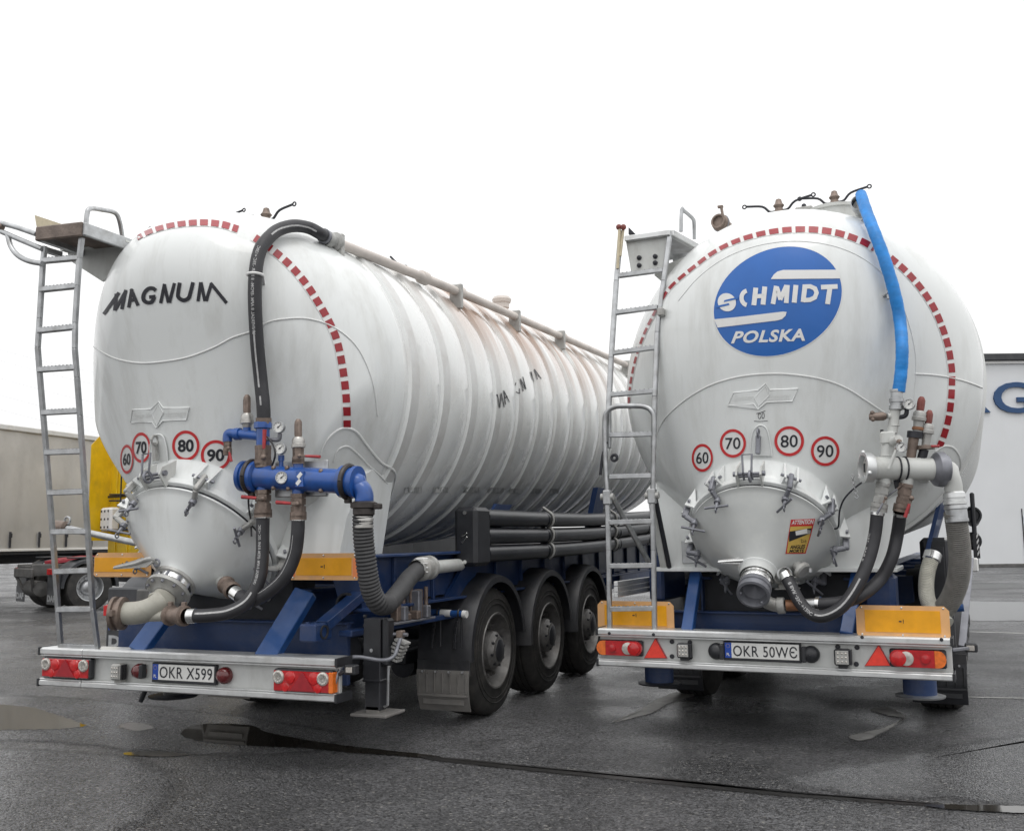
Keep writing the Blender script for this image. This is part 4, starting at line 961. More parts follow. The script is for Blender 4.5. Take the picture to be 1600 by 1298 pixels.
def hose_print(fr, par, P, r, k, body, f0, f1, ang, h, stripes=(), flip=False, rep=1):
    """lettering and stripes printed along a hose"""
    Q = catmull(P, k); L = [0]
    for a, b in zip(Q, Q[1:]): L.append(L[-1]+(b-a).length)
    def pt(f, a):
        s = f*L[-1]
        for i in range(len(L)-1):
            if L[i+1] >= s or i == len(L)-2:
                p = Q[i].lerp(Q[i+1], (s-L[i])/max(1e-6, L[i+1]-L[i])); T = (Q[min(i+2, len(Q)-1)]-Q[max(i-1, 0)]).normalized(); break
        n = (fr.o-p); n -= T*n.dot(T); n.normalize(); b = T.cross(n); return p+(n*math.cos(a)+b*math.sin(a))*r*1.02
    mb = MB()
    for (a, b, aa, w) in stripes:
        N = 40; vs = []
        for i in range(N+1): vs += [pt(a+(b-a)*i/N, aa-w/2), pt(a+(b-a)*i/N, aa+w/2)]
        mb.add(vs, [[2*i, 2*i+1, 2*i+3, 2*i+2] for i in range(N)], 0, True)
    if body:
        sg = -1 if flip else 1
        for q in range(rep):
            g0, g1 = f0+(f1-f0)*q/rep, f0+(f1-f0)*(q+.92)/rep
            v, f, asp = text2d(body, bold=.02); v2, f2 = fine([(x*asp, y) for x, y in v], f, .8)
            mb.add([pt(g0+(g1-g0)*((1-x/asp) if flip else x/asp), ang+sg*(y-.5)*h/r) for x, y in v2], f2, 0)
    mb.build('hose_print', M['print'], par)
HT = 'UNIVERSAL 8 APM -EPDM- 8 BAR -35C +120C'

# ---------------------------------------------------------------- left trailer: blue manifold
yM = min(TL.S(392, 750).y, TL.S(530, 752).y, TL.S(411, 640).y+.06, TL.S(386, 640).y+.06)-.13
mf = MB()
A, B = TL.Y(404, 745, yM), TL.Y(533, 752, yM); ax = (B-A).normalized(); u_ = TL.Y(470, 748, yM)
mf.cyl(A, B, .076, 0, 28)
for c, s in ((A, -1), (B, 1)):
    mf.slathe([(0, .078), (.01, .10), (.04, .10), (.045, .088), (.09, .088), (.095, .10), (.12, .10), (.12, .03), (.12, .001)], c, ax*s, 28, 0)
    mf.ring(c+ax*s*.052, ax, .098, .017, 1, 24); mf.boxb(c.x+s*.05-.02, c.x+s*.05+.02, c.y-.02, c.y+.02, c.z-.135, c.z-.09, 1, .006)
for px, py in ((428, 731), (449, 731), (502, 736), (428, 762), (451, 763), (502, 766)):
    c = TL.Y(px, py, yM-.045); mf.slathe([(-.03, .014), (.012, .014), (.015, .009), (.02, .001)], c, (0, -1, .25 if py < 750 else -.25), 6, 2)
mf.boxb(TL.Y(420, 750, yM).x, TL.Y(503, 750, yM).x, yM+.06, yM+.085, u_.z-.11, u_.z+.12, 3, .01)
for px in (432, 490): c = TL.Y(px, 750, yM); mf.boxb(c.x-.03, c.x+.03, yM+.08, yM+.5, c.z-.06, c.z+.06, 3, .004)
E0 = B+ax*.12; P = [E0-ax*.03, E0+ax*.0, TL.Y(559, 759, yM), TL.Y(567, 766, yM), TL.Y(569.5, 776, yM), TL.Y(568.5, 788, yM)]; mf.tube(P, .056, 20, 0, 5)
c = P[-1]; mf.slathe([(-.01, .06), (0, .082), (.03, .082), (.035, .066), (.07, .066), (.075, .06)], c+Vector((0, 0, .01)), (0, 0, -1), 24, 1); mf.boxb(c.x+.06, c.x+.12, c.y-.02, c.y+.02, c.z-.03, c.z+.005, 1, .006)
mf.slathe([(0, .052), (.012, .058), (.03, .058), (.034, .053), (.05, .053), (.053, .058), (.07, .058), (.074, .05)], c-Vector((0, 0, .07)), (0, 0, -1), 24, 4)
vpipe(mf, TL, 411, 668, 700, yM, .043, 0); vpipe(mf, TL, 411, 722, 748, yM, .042, 0); vpipe(mf, TL, 466, 722, 745, yM, .031, 0)
vpipe(mf, TL, 411, 748, 768, yM, .042, 0); vpipe(mf, TL, 466, 750, 772, yM, .038, 0)
c = TL.Y(411, 664, yM); mf.slathe([(-.025, .05), (-.02, .058), (.015, .058), (.02, .05)], c, (0, 0, 1), 8, 0)
mf.tube(path(TL, [(405, 681, yM), (380, 678.5, yM), (362, 677, yM), (357, 678, yM), (355.5, 683, yM), (355.5, 690, yM)]), .031, 14, 0, 4); c = TL.Y(372, 678, yM); mf.slathe([(-.02, .03), (-.018, .04), (.018, .04), (.02, .03)], c, (1, 0, 0), 20, 0)
c = TL.Y(386, 670, yM); mf.cyl(c-Vector((0, 0, .02)), c+Vector((0, 0, .03)), .026, 0)
vpipe(mf, TL, 439.5, 712, 732, yM, .014, 0); vpipe(mf, TL, 439.5, 711, 720, yM, .02, 0)
mf.tube(path(TL, [(416, 685, yM-.02), (428, 687, yM-.03), (436, 686, yM-.03), (437.5, 677, yM-.03)]), .014, 10, 5, 4)
# two white diamonds
c = TL.Y(468, 748, yM-.079)
mf.boxb(c.x-.028, c.x+.028, c.y-.003, c.y+.02, c.z-.05, c.z+.05, 0, .002)
for dz, dx in ((.021, .004), (-.021, -.004)):
    q = c+Vector((dx, -.006, dz)); mf.prism([q+Vector((-.022, 0, -.006)), q+Vector((.004, 0, .022)), q+Vector((.020, 0, .006)), q+Vector((-.006, 0, -.022))], (0, .003, 0), 6)
mani_l = mf.build('manifold_pipe', [M['manifold'], M['clamp_dark'], M['brass'], M['steel'], M['collar_steel'], M['coupling'], M['white']], root_l)
gauge(TL, mani_l, 437.5, 668, yM-.04, .037); gauge(TL, mani_l, 440, 701, yM-.02, .037); gauge(TL, mani_l, 442.5, 746.5, yM-.055, .039)
safety_valve(TL, mani_l, 386, 619, 646, 668, yM, .023, [M['brass'], M['collar_steel']]); safety_valve(TL, mani_l, 466, 657, 683, 700, yM, .023, [M['brass'], M['collar_steel']])
def ball_valve(fr, par, px, y0, y1, yl, r, m='brass', px2=None):
    mb = MB(); nutted(mb, fr, px, y0, y1, yl, r*.8, 0, ((.06, 1.25, .012), (.3, 1.22, .02), (.62, 1.22, .02), (.85, 1.35, .018), (.97, 1.35, .014)), px2)
    return mb.build('ball_valve', [M[m]], par)
v = ball_valve(TL, mani_l, 411, 697, 728, yM, .052); lever(TL, v, (412, 714), (413.5, 671), yM-.07, .024)
v = ball_valve(TL, mani_l, 466, 699, 722, yM, .036); lever(TL, v, (468, 712), (500, 713.5), yM-.05, .018)
v = ball_valve(TL, mani_l, 411, 766, 806, yM, .052); lever(TL, v, (411, 779), (378, 776), yM-.06, .022)
v = ball_valve(TL, mani_l, 466, 772, 810, yM, .048); lever(TL, v, (465, 787), (432, 784.5), yM-.06, .022)
v = ball_valve(TL, mani_l, 355.5, 688, 708, yM, .026); lever(TL, v, (357, 700), (361.5, 721), yM-.04, .018)
hose('cable', root_l, path(TL, [(417, 682, yM-.05), (426, 694, yM-.06), (430, 710, yM-.06), (425, 728, yM-.02)]), .006, M['hose'], 6)
hose('cable', root_l, path(TL, [(393, 768, yM), (388.5, 778, yM), (389, 795, yM+.04), (392, 815, yM+.1), (393, 838, yM+.1)]), .006, M['hose'], 6)

# left hoses
def on_s(fr, L, off): return [fr.S(a, b, off) for a, b in L]
top_end = Vector((.20, 1.42, 3.93)); a_ = TL.Y(516, 374, 1.42)
PT = path(TL, [(412, 662, yM), (411.5, 635, yM-.01), (407, 590, yM-.02)])+on_s(TL, [(402, 535)], .10)
yy0 = PT[-1].y
qe = TL.N(515, 374, .07); pipe_y = qe.y+.10
PT = PT[:3]+[TL.N(a, b, .085) for a, b in ((402, 540), (398.5, 480), (399, 430), (405, 395))]
PT += [TL.N(416, 376, .08), TL.N(434, 360, .075), TL.N(458, 353, .075), TL.N(482, 356, .07), TL.N(500, 365, .07), TL.Y(513, 373, pipe_y-.02)]
h = hose('air_hose', root_l, PT, .044, M['hose'], 8, [(0, .035, .05, 2), (.955, 1, .052, 4)])
hose_print(TL, h, PT, .044, 8, HT, .30, .62, -.35, .020, [(.06, .09, -.35, .25), (.12, .31, -.35, .25), (.66, .92, .0, .25)], False, 1)
st = MB(); q = TL.S(403, 415, .09); st.ring(PT[5], (PT[6]-PT[4]), .048, .010, 0, 18); st.bar(PT[5]+Vector((.04, .02, 0)), TL.S(412, 445, 0), .02, .008, 0); st.build('hose_bracket', [M['white']], h)
PA = path(TL, [(411, 806, yM), (410.5, 830, yM), (410, 865, yM), (405, 905, yM-.02), (388, 938, yM-.06), (358, 956, yM-.12), (325, 961, yM-.18), (295, 962, yM-.2)])
h = hose('discharge_hose', root_l, PA, .042, M['hose'], 8, [(0, .03, .046, 1), (.955, 1, .046, 1)])
hose_print(TL, h, PA, .042, 8, HT, .06, .50, .5, .018, [(.52, .93, .35, .28)], True)
PB = path(TL, [(466, 810, yM), (465, 835, yM), (460, 868, yM), (443, 903, yM-.02), (415, 928, yM-.02), (392, 938, yM), (378, 933, yM+.02), (366, 925, yM+.04)])
h = hose('discharge_hose', root_l, PB, .042, M['hose'], 8, [(0, .03, .046, 1), (.90, 1, .046, 1)])
hose_print(TL, h, PB, .042, 8, '', 0, 0, 0, 0, [(.12, .75, .75, .08)])
mb = MB(); a, b, c = TL.Y(340, 904, .15), TL.Y(352, 912, yM+.12), TL.Y(366, 925, yM+.04)
mb.cyl(a, b, .04, 0); d = (c-b); mb.slathe([(0, .04), (.0, .055), (.02, .06), (.03, .048), (.10, .048), (.11, .058), (.13, .058), (.14, .046)], b, d, 20, 1); mb.build('hose_coupling', [M['tank_clean'], M['brass']], lid_l)
PC = path(TL, [(567, 806, yM), (568, 840, yM+.02), (573, 885, yM+.05), (580, 922, yM+.10), (592, 943, yM+.17), (605, 944, yM+.30), (622, 926, yM+.52), (640, 902, yM+.78), (655, 889, yM+.98)])
ribbed('corrugated_hose', root_l, PC[:6], .062, M['hose_grey'], 14, .022, .003)
hose('suction_hose', root_l, PC[4:], .060, M['hose_grey'], 8)
mb = MB(); q0 = PC[-1]; q1 = TL.Y(672, 886, yM+1.15); q2 = TL.Y(718, 882, 1.9)
d = q1-q0; mb.slathe([(-.05, .066), (-.03, .070), (0, .066), (.02, .085), (.06, .085), (.065, .07), (.12, .07), (.125, .085), (.16, .085), (.165, .05)], q0, d, 24, 0); mb.cyl(q1-d*.3, q2, .048, 1, 20)
for i in range(4): mb.bar(q0+d*.2+Vector((0, -.09, -.02+.03*i)), q0+d*.2+Vector((.08, -.05, -.02+.03*i)), .01, .01, 2)
mb.build('pipe_coupling', [M['castgrey'], M['tank_clean'], M['chrome']], root_l)
# discharge elbow under the lid
HA = TL.HC+TL.HN*.38
mb = MB(); mb.slathe([(-.01, .11), (0, .145), (.022, .145), (.028, .13), (.07, .13), (.075, .15), (.10, .15), (.105, .11), (.13, .075)], HA-TL.HN*.03, TL.HN, 40, 0)
for k in range(10):
    t = 2*math.pi*k/10; u, v, w = basis(TL.HN); c = HA+TL.HN*.03+(u*math.cos(t)+v*math.sin(t))*.13; mb.lathe([(-.06, .001), (-.06, .010), (.06, .010), (.06, .001)], c, TL.HN, 6, 2)
mb.slathe([(.005, .1325), (.04, .1325)], HA-TL.HN*.01, TL.HN, 40, 1)
mb.build('outlet_flange', [M['castgrey'], M['chrome'], M['coupling']], lid_l)
F1 = HA+TL.HN*.10; ye = F1.y-.06
PE_ = [F1, F1+TL.HN*.06]+path(TL, [(255, 938, ye), (238, 950, ye-.02), (215, 957, ye-.03), (188, 958, ye-.04)])
mb = MB(); mb.tube(PE_, .073, 24, 0, 6); mb.ring(F1+TL.HN*.05, TL.HN, .075, .014, 0, 24)
c = PE_[-1]; mb.slathe([(-.02, .078), (-.01, .105), (.012, .105), (.016, .09), (.035, .09), (.04, .108), (.06, .108), (.062, .08), (.03, .07), (.028, .001)], c+Vector((.02, 0, 0)), Vector((-1, -.35, 0)), 30, 1); mb.boxb(c.x+.03, c.x+.05, c.y-.13, c.y-.09, c.z-.01, c.z+.03, 1, .003)
a, b = TL.Y(232, 962, ye-.02), TL.Y(264, 961, ye-.03); mb.cyl(a, b, .036, 0)
d = TL.Y(292, 962, yM-.2)-b; mb.slathe([(-.01, .04), (0, .062), (.022, .066), (.028, .05), (.13, .052), (.135, .064), (.165, .064), (.17, .05), (.19, .05)], b, d, 20, 1)
for k in range(2): q = b+d.normalized()*(.01+.14*k); mb.boxb(q.x-.014, q.x+.014, q.y-.01, q.y+.02, q.z+.055, q.z+.085, 1, .004)
mb.build('discharge_elbow', [M['elbow'], M['brass']], lid_l)
mb = MB(); yh = HA.y-.14; L = path(TL, [(178, 887, yh), (212, 880, yh), (232, 873, yh), (240, 876, yh+.03)])
mb.tube(L, .016, 8, 0, 4, rf=lambda i, t: .008+.012*t); mb.prism(path(TL, [(178, 884, yh), (232, 869, yh), (238, 878, yh), (228, 886, yh), (180, 889, yh)]), (0, .012, 0), 0)
q = TL.Y(245, 879, yh+.03); mb.bar(L[-1], HA+Vector((-.06, -.05, .08)), .03, .02, 0); mb.ring(q, (0, 1, 0), .022, .007, 1, 14)
mb.build('outlet_lever', [M['castgrey'], M['coupling']], lid_l)
# top pipe and fittings on the left tank
mb = MB(); p0 = TL.Y(518, 376, pipe_y); p1 = TL.N(713, 455, .085); p2 = TL.N(875, 525, .085); p3 = TL.N(978, 570, .085)
mb.tube([p0, p1, p2, p3], .038, 14, 0, 3)
d = (p1-p0).normalized(); mb.slathe([(-.06, .046), (-.05, .058), (-.02, .058), (-.015, .046), (.02, .046), (.03, .07), (.06, .07), (.065, .04)], p0, d, 20, 1)
for p in (p0+d*.06, p1, (p1+p2)/2, p2, p3): mb.boxb(p.x-.06, p.x+.06, p.y-.02, p.y+.02, p.z-.16, p.z+.06, 1, .01)
for p in (p1+(p2-p1)*.02, p2+(p3-p2)*.02, p0+d*1.2): mb.slathe([(-.05, .04), (-.04, .055), (.04, .055), (.05, .04)], p, d, 16, 0)
mb.build('top_pipe', [M['rust_stain'], M['castgrey']], root_l)
def manhole(fr, root, c, arm_dir, s=1.0, tilt=0.0, rust='brass'):
    mb = MB(); c = Vector(c)
    mb.slathe([(-.12, .26*s), (-.0, .26*s), (.005, .28*s), (.03, .28*s), (.035, .25*s), (.07, .12*s), (.08, .001)], c, (0, 0, 1), 28, 2)
    mb.slathe([(.05, .05), (.12, .03), (.14, .045), (.16, .03), (.19, .022), (.20, .001)], c, (0, 0, 1), 12, 0)
    a = Vector(arm_dir).normalized()
    for sg in (-1, 1):
        P = [c+Vector((0, 0, .10)), c+a*sg*.07+Vector((0, 0, .10)), c+a*sg*.13+Vector((0, 0, .155)), c+a*sg*.26+Vector((0, 0, .18+tilt*sg))]
        mb.tube(P, .010, 8, 1, 4); mb.ring(P[-1]+a*sg*.014, a.cross(Vector((0, 0, 1))), .015, .006, 1, 12)
    return mb.build('manhole_lid', [M[rust], M['ink'], M['tank_clean']], root)
c = TL.Y(416, 334, .75); manhole(TL, root_l, (c.x, c.y, c.z-.15), (1, -.1, 0), .75); c = TL.Y(345, 341, 1.7); manhole(TL, root_l, (c.x, c.y, c.z-.15), (1, -.1, 0), .8)
mb = MB(); c = TL.Y(784, 482, 4.7)
mb.slathe([(-.25, .06), (.0, .06), (.005, .085), (.06, .085), (.065, .10), (.10, .11), (.13, .09), (.14, .001)], c, (0, 0, 1), 20, 0); mb.slathe([(-.26, .12), (-.2, .12), (-.195, .06)], c, (0, 0, 1), 20, 0); mb.build('relief_valve', M['rust_stain'], root_l)
for (px, py, y, s) in ((900, 424, 3.3, .5), (935, 414, 3.5, .5)): pass
mb = MB()
for px, py in ((905/3.245+350-0, 432), (0, 0)):
    if px < 300: continue
    q = TL.S(632, 428, .0) or TL.Y(632, 428, 2.4); mb.cyl(q, q+Vector((0, 0, .07)), .025, 0, 8); mb.tube([q+Vector((0, 0, .06)), q+Vector((-.07, 0, .10)), q+Vector((-.13, 0, .16))], .009, 8, 0, 3)
q = TL.Y(236, 358, .5); mb.ball((q.x, q.y, q.z), .022, 0, 8); mb.build('toggle_bolt', M['ink'], root_l)

# ---------------------------------------------------------------- left ladder and platform
def ladder(fr, root, sl, sr, rungs, w, name='ladder', m='steel', rh=.035):
    mb = MB()
    for S in (sl, sr):
        P = path(fr, S)
        for a, b in zip(P, P[1:]): mb.bar(a, b+(b-a).normalized()*.006, w, w*1.15, 0, (0, 1, 0), .006)
    o = mb.build(name, M[m], root)
    for (a, b, y) in rungs:
        r = MB(); A, B = fr.Y(*a, y), fr.Y(*b, y); r.bar(A, B, .045, rh, 0, (0, 0, 1), .004)
        d = (B-A)
        for i in range(9): q = A+d*(.1+.8*i/8); r.boxb(q.x-.004, q.x+.004, q.y-.022, q.y+.022, q.z+rh/2-.001, q.z+rh/2+.004, 0, .001)
        r.build('rung', M[m], o)
    return o
ys = lambda py: (0.0 if py > 1005 else (-.35*(1010-py)/465 if py > 545 else -.35-.03*(545-py)/170))
S1 = [(95, 1010), (82, 830), (72, 700), (62, 582), (59, 543), (62, 498), (67, 412), (70, 386)]; S2 = [(153, 1013), (145, 950), (133, 770), (125, 650), (120.5, 590), (117, 545), (117.5, 505), (121, 447), (124, 404), (128, 372)]
RG = [((68, 408), (124, 403)), ((64, 453), (121, 447)), ((61, 517), (118, 511)), ((61, 578), (119, 574)), ((67, 645), (123, 642)), ((72, 707), (128, 705)), ((77, 770), (132, 768)), ((82, 831), (137, 830)), ((87, 893), (140, 891)), ((91, 952), (145, 951)), ((95, 1009), (152, 1011))]
lad_l = ladder(TL, root_l, [(a, b, ys(b)) for a, b in S1], [(a, b, ys(b)) for a, b in S2], [(a, b, ys(b[1])) for a, b in RG], .032)
mb = MB(); A = TL.Y(57, 366, -.42); B = TL.Y(129, 358, -.42)
mb.bar(A, B, .03, .10, 1, (0, 0, 1), .008)
C_, D_ = TL.Y(128, 349, -.42), TL.Y(208, 378, .42)
mb.add([A+Vector((0, 0, .03)), B+Vector((0, 0, .03)), Vector((B.x+.02, .45, B.z+.03)), Vector((A.x, .45, A.z+.03)), A+Vector((0, 0, .0)), B+Vector((0, 0, .0)), Vector((B.x+.02, .45, B.z)), Vector((A.x, .45, A.z))], [[0, 1, 2, 3], [7, 6, 5, 4], [0, 4, 5, 1], [1, 5, 6, 2], [2, 6, 7, 3], [3, 7, 4, 0]], 1)
for i in range(12):
    y = -.36+i*.066; mb.boxb(A.x+.03, B.x, y-.006, y+.006, (A.z+B.z)/2+.03, (A.z+B.z)/2+.042, 1, .001)
mb.bar(Vector((B.x+.01, -.42, B.z)), Vector((B.x+.03, .47, B.z)), .03, .09, 0, (0, 0, 1), .006); mb.bar(Vector((A.x, -.42, A.z)), Vector((A.x, .47, A.z)), .03, .09, 0, (0, 0, 1), .006)
plat_l = mb.build('platform', [M['steel'], M['tread']], root_l)
mb = MB(); mb.tube([TL.Y(134, 356, -.38), TL.Y(136, 335, -.38), TL.Y(141, 326, -.34), TL.Y(160, 328, -.08), TL.Y(180, 333, .15), TL.Y(187, 347, .25), TL.Y(192, 376, .33)], .017, 10, 0, 4); mb.build('hand_rail', M['steel'], plat_l)
mb = MB()
for pts in ([(66, 389), (30, 374), (0, 361), (-60, 336)], [(57, 366), (25, 355), (0, 348), (-60, 328)], [(66, 412), (45, 408), (28, 399), (17, 385), (12, 366)]): mb.tube([TL.Y(a, b, -.40) for a, b in pts], .019, 10, 0, 4)
mb.bar(TL.Y(66, 389, -.36), TL.Y(96, 398, -.2), .03, .04, 0)
q = TL.Y(1, 354, -.4); mb.ball(q, .03, 1, 8); mb.build('folded_rail', [M['steel'], M['brass']], plat_l)
mb = MB(); mb.prism(path(TL, [(104, 391, .0), (206, 378, .0), (212, 392, .0), (160, 440, .0), (110, 408, .0)]), (0, .015, 0), 0); mb.prism(path(TL, [(104, 391, .0), (206, 378, .0), (206, 381, .0), (104, 395, .0)]), (0, -.06, 0), 0)
mb.build('platform_bracket', M['tank_clean'], plat_l); mb = MB()
mb.prism([TL.Y(54, 336, .35), TL.Y(96, 350, .35), TL.Y(58, 360, .35)], (0, .02, 0), 1)
mb.build('toe_board', [M['tank_clean'], M['beige']], plat_l)

# ---------------------------------------------------------------- right trailer: ladder, platform
yr = lambda py: .05+.22*max(0, (640-py))/280
S1 = [(951, 700), (951, 640), (955, 560), (963, 440), (970, 362)]; S2 = [(1021, 700), (1023, 620), (1027, 520), (1037, 440), (1047, 364)]
RG = [((967, 431), (1036, 422)), ((960, 489), (1028, 480)), ((954, 552), (1024, 543)), ((952, 617), (1022, 611)), ((951, 680), (1020, 678))]
lad_r = ladder(TR, root_r, [(a, b, yr(b)) for a, b in S1], [(a, b, yr(b)) for a, b in S2], [(a, b, yr(b[1])) for a, b in RG], .036)
lo = [((953, 745), (1018, 743)), ((953, 816), (1020, 814)), ((953, 884), (1021, 883)), ((954, 951), (1022, 950))]
yL = -.0
lad2 = ladder(TR, root_r, [(953, 985, yL), (951, 860, yL), (949, 775, yL)], [(1023, 986, yL), (1021, 860, yL), (1019, 773, yL)], [(a, b, yL) for a, b in lo], .034, 'folding_ladder')
mb = MB(); mb.tube(path(TR, [(949, 775, yL), (946, 720, yL), (945, 660, yL), (949, 643, yL), (962, 635, yL), (985, 634, yL), (1006, 635, yL), (1018, 642, yL), (1022, 658, yL), (1021, 720, yL), (1020, 773, yL)]), .020, 12, 0, 4)
for px, py in ((949, 776), (1019, 774)): q = TR.Y(px, py, yL); mb.cyl(q-Vector((.05, 0, 0)), q+Vector((.05, 0, 0)), .026, 1, 14); mb.boxb(q.x-.03, q.x+.03, q.y-.03, q.y+.03, q.z-.06, q.z+.05, 0, .008)
mb.build('grab_loop', [M['steel'], M['castgrey']], lad2)
mb = MB(); mb.cyl(TR.Y(955, 773, .05), TR.Y(1013, 877, .5), .022, 0, 12); mb.cyl(TR.Y(1024, 778, .06), TR.Y(1046, 886, .30), .018, 1, 12); mb.bar(TR.Y(1020, 790, .10), TR.Y(1037, 886, .30), .05, .02, 2, (0, 1, 0))
mb.tube(path(TR, [(948, 690, .0), (942, 710, .0), (938, 742, .0)]), .012, 8, 1, 3); q = TR.Y(960, 715, .0); mb.ring(q, (0, 1, 0), .022, .012, 1, 14)
mb.build('ladder_stay', [M['steel'], M['ink'], M['tank_clean']], lad2)
mb = MB(); yp_ = .27
mb.prism(path(TR, [(978, 377, yp_), (1046, 366, yp_), (1036, 421, yp_), (986, 424, yp_), (984, 412, yp_)]), (0, .02, 0), 1)
A, B = TR.Y(977, 374, yp_-.02), TR.Y(1048, 364, yp_-.02); mb.bar(A, B, .05, .045, 0, (0, 0, 1), .006)
mb.add([A+Vector((0, 0, .02)), B+Vector((0, 0, .02)), Vector((B.x+.12, 1.0, B.z+.02)), Vector((A.x, 1.0, A.z+.02)), A, B, Vector((B.x+.12, 1.0, B.z)), Vector((A.x, 1.0, A.z))], [[0, 1, 2, 3], [7, 6, 5, 4], [0, 4, 5, 1], [1, 5, 6, 2], [2, 6, 7, 3], [3, 7, 4, 0]], 2)
mb.bar(B, TR.Y(1093, 389, .75), .05, .05, 0, (0, 0, 1), .006)
for px, py in ((999, 403), (999, 415), (1024, 401), (1024, 411)): q = TR.Y(px, py, yp_); mb.slathe([(0, .02), (.015, .018), (.02, .008), (.03, .008), (.03, .001)], q, (0, -1, 0), 10, 3)
mb.prism(path(TR, [(1052, 398, .5), (1088, 393, .5), (1076, 406, .5), (1051, 408, .5)]), (0, .02, 0), 2); mb.prism(path(TR, [(1037, 415, .45), (1092, 392, .45), (1040, 445, .45), (1022, 430, .45)]), (0, .015, 0), 1)
plat_r = mb.build('platform', [M['alu'], M['tank_clean'], M['steel'], M['ink']], root_r)
mb = MB(); mb.tube(path(TR, [(1064, 362, .3), (1065, 328, .3), (1068, 329, .32), (1082, 341, .5), (1084.5, 350, .55), (1085, 374, .6)]), .015, 10, 0, 2); mb.build('hand_rail', M['steel'], plat_r); mb = MB(); mb.cyl(TR.Y(968, 356, .22), TR.Y(965, 420, .20), .012, 1, 10); mb.ball(TR.Y(967, 355, .22), .024, 2, 8); mb.build('rail_pin', [M['steel'], M['beige'], M['rust_red']], plat_r); mb = MB(); mb.cyl(TR.Y(974, 356, .24), TR.Y(969, 400, .22), .012, 1, 10)
for px in (974,): q = TR.Y(px, 355, .22); mb.ball(q, .024, 2, 8)
mb.build('rail_pin', [M['steel'], M['beige'], M['rust_red'], M['ink']], plat_r); mb = MB(); mb.prism(path(TR, [(982, 355, .4), (982, 366, .4), (991, 364, .4)]), (0, .04, 0), 0)
mb.build('corner_stop', M['ink'], plat_r)

# ---------------------------------------------------------------- right trailer: grey manifold
yN = min(TR.S(1350, 730).y, TR.S(1470, 733).y)-.16
mf = MB(); yA, yB = yN-.16, yN+.02
A, B = TR.Y(1362, 731, yA), TR.Y(1462, 733, yB); ax = (B-A).normalized(); mf.cyl(A, B, .076, 0, 28)
yat = lambda px: yA+(yB-yA)*(px-1362)/100
mf.slathe([(-.01, .08), (0, .098), (.03, .104), (.06, .104), (.062, .085), (.03, .08), (.028, .001)], A, -ax, 32, 1)
c = A-ax*.035; mf.slathe([(0, .055), (.01, .05), (.012, .001)], c, -ax, 20, 2); mf.bar(c-ax*.012+Vector((0, 0, -.03)), c-ax*.012+Vector((0, 0, .03)), .02, .012, 3, ax)
for k in range(3): t = 2*math.pi*k/3+.4; u, v, w = basis(ax); q = A-ax*.05+(u*math.cos(t)+v*math.sin(t))*.105; mf.ball(q, .016, 1, 8)
mf.slathe([(-.03, .078), (-.02, .088), (.0, .112), (.03, .118), (.045, .118), (.05, .10), (.07, .10), (.075, .06)], B, ax, 32, 4)
for px in (1402, 1413): q = TR.Y(px, 732, yat(px)); mf.ring(q, ax, .078, .006, 3, 28)
Eb = B+ax*.07; P = [Eb-ax*.03, Eb+ax*.02]+path(TR, [(1485, 742, yB+.02), (1489, 755, yB+.03), (1490.5, 770, yB+.04)]); mf.tube(P, .057, 20, 0, 5)
c = P[-1]; mf.slathe([(-.01, .058), (.0, .068), (.03, .07), (.035, .063), (.05, .063), (.055, .073), (.075, .073), (.08, .064)], c, (0.02, 0, -1), 24, 1); mf.slathe([(.08, .068), (.10, .074), (.105, .074), (.11, .068), (.17, .068), (.172, .072), (.19, .072), (.195, .066)], c, (.05, 0, -1), 24, 5)
yV = yat(1388)
vpipe(mf, TR, 1388, 694, 726, yV, .043, 0, px2=1385); q = TR.Y(1386, 712, yV); mf.ring(q, (0, 0, 1), .043, .005, 0)
a, b = TR.Y(1375, 675, yV), TR.Y(1400, 694, yV); mf.boxb(a.x, b.x, yV-.05, yV+.06, b.z, a.z, 0, .012)
for px, py in ((1378, 674), (1392, 674), (1399, 675)): q = TR.Y(px, py, yV); mf.slathe([(-.01, .012), (.012, .012), (.014, .001)], q, (0, 0, 1), 6, 3)
vpipe(mf, TR, 1399, 640, 676, yV, .034, 0, px2=1394); q = TR.Y(1397, 665, yV); mf.ring(q, (0, 0, 1), .034, .004, 0)
mf.slathe([(-.03, .034), (-.025, .05), (0, .05), (.002, .042), (.02, .042), (.025, .048), (.05, .048), (.055, .038), (.09, .038), (.095, .043), (.11, .043)], TR.Y(1401, 634, yV), (.05, 0, 1), 20, 5)
mf.cyl(TR.Y(1396, 650, yV), TR.Y(1386, 650, yV-.03), .018, 0); mf.slathe([(0, .02), (.02, .03), (.09, .028), (.11, .02), (.11, .001)], TR.Y(1385, 650, yV-.03), (-1, -.1, 0), 10, 6)
mf.ball(TR.Y(1363, 645, yV-.05), .016, 6, 8); mf.ball(TR.Y(1364, 655, yV-.05), .016, 6, 8)
mf.tube(path(TR, [(1400, 652, yV), (1411, 651, yV), (1416, 647, yV), (1417, 638, yV)]), .015, 10, 3, 4)
mf.cyl(TR.Y(1395, 690, yV-.05), TR.Y(1405, 686, yV-.1), .03, 0)
vpipe(mf, TR, 1382, 745, 756, yV, .042, 0, px2=1381); vpipe(mf, TR, 1418, 745, 757, yat(1418), .04, 0, px2=1416)
vpipe(mf, TR, 1430, 674, 684, yat(1425), .05, 3, px2=1429); vpipe(mf, TR, 1428, 682, 716, yat(1425), .034, 7, px2=1423, r2=.030); vpipe(mf, TR, 1444, 702, 724, yat(1440), .03, 3, px2=1438)
q = TR.Y(1446, 699, yat(1440)); mf.slathe([(-.012, .001), (-.012, .06), (.012, .06), (.012, .001)], q, (0, 0, 1), 20, 6)
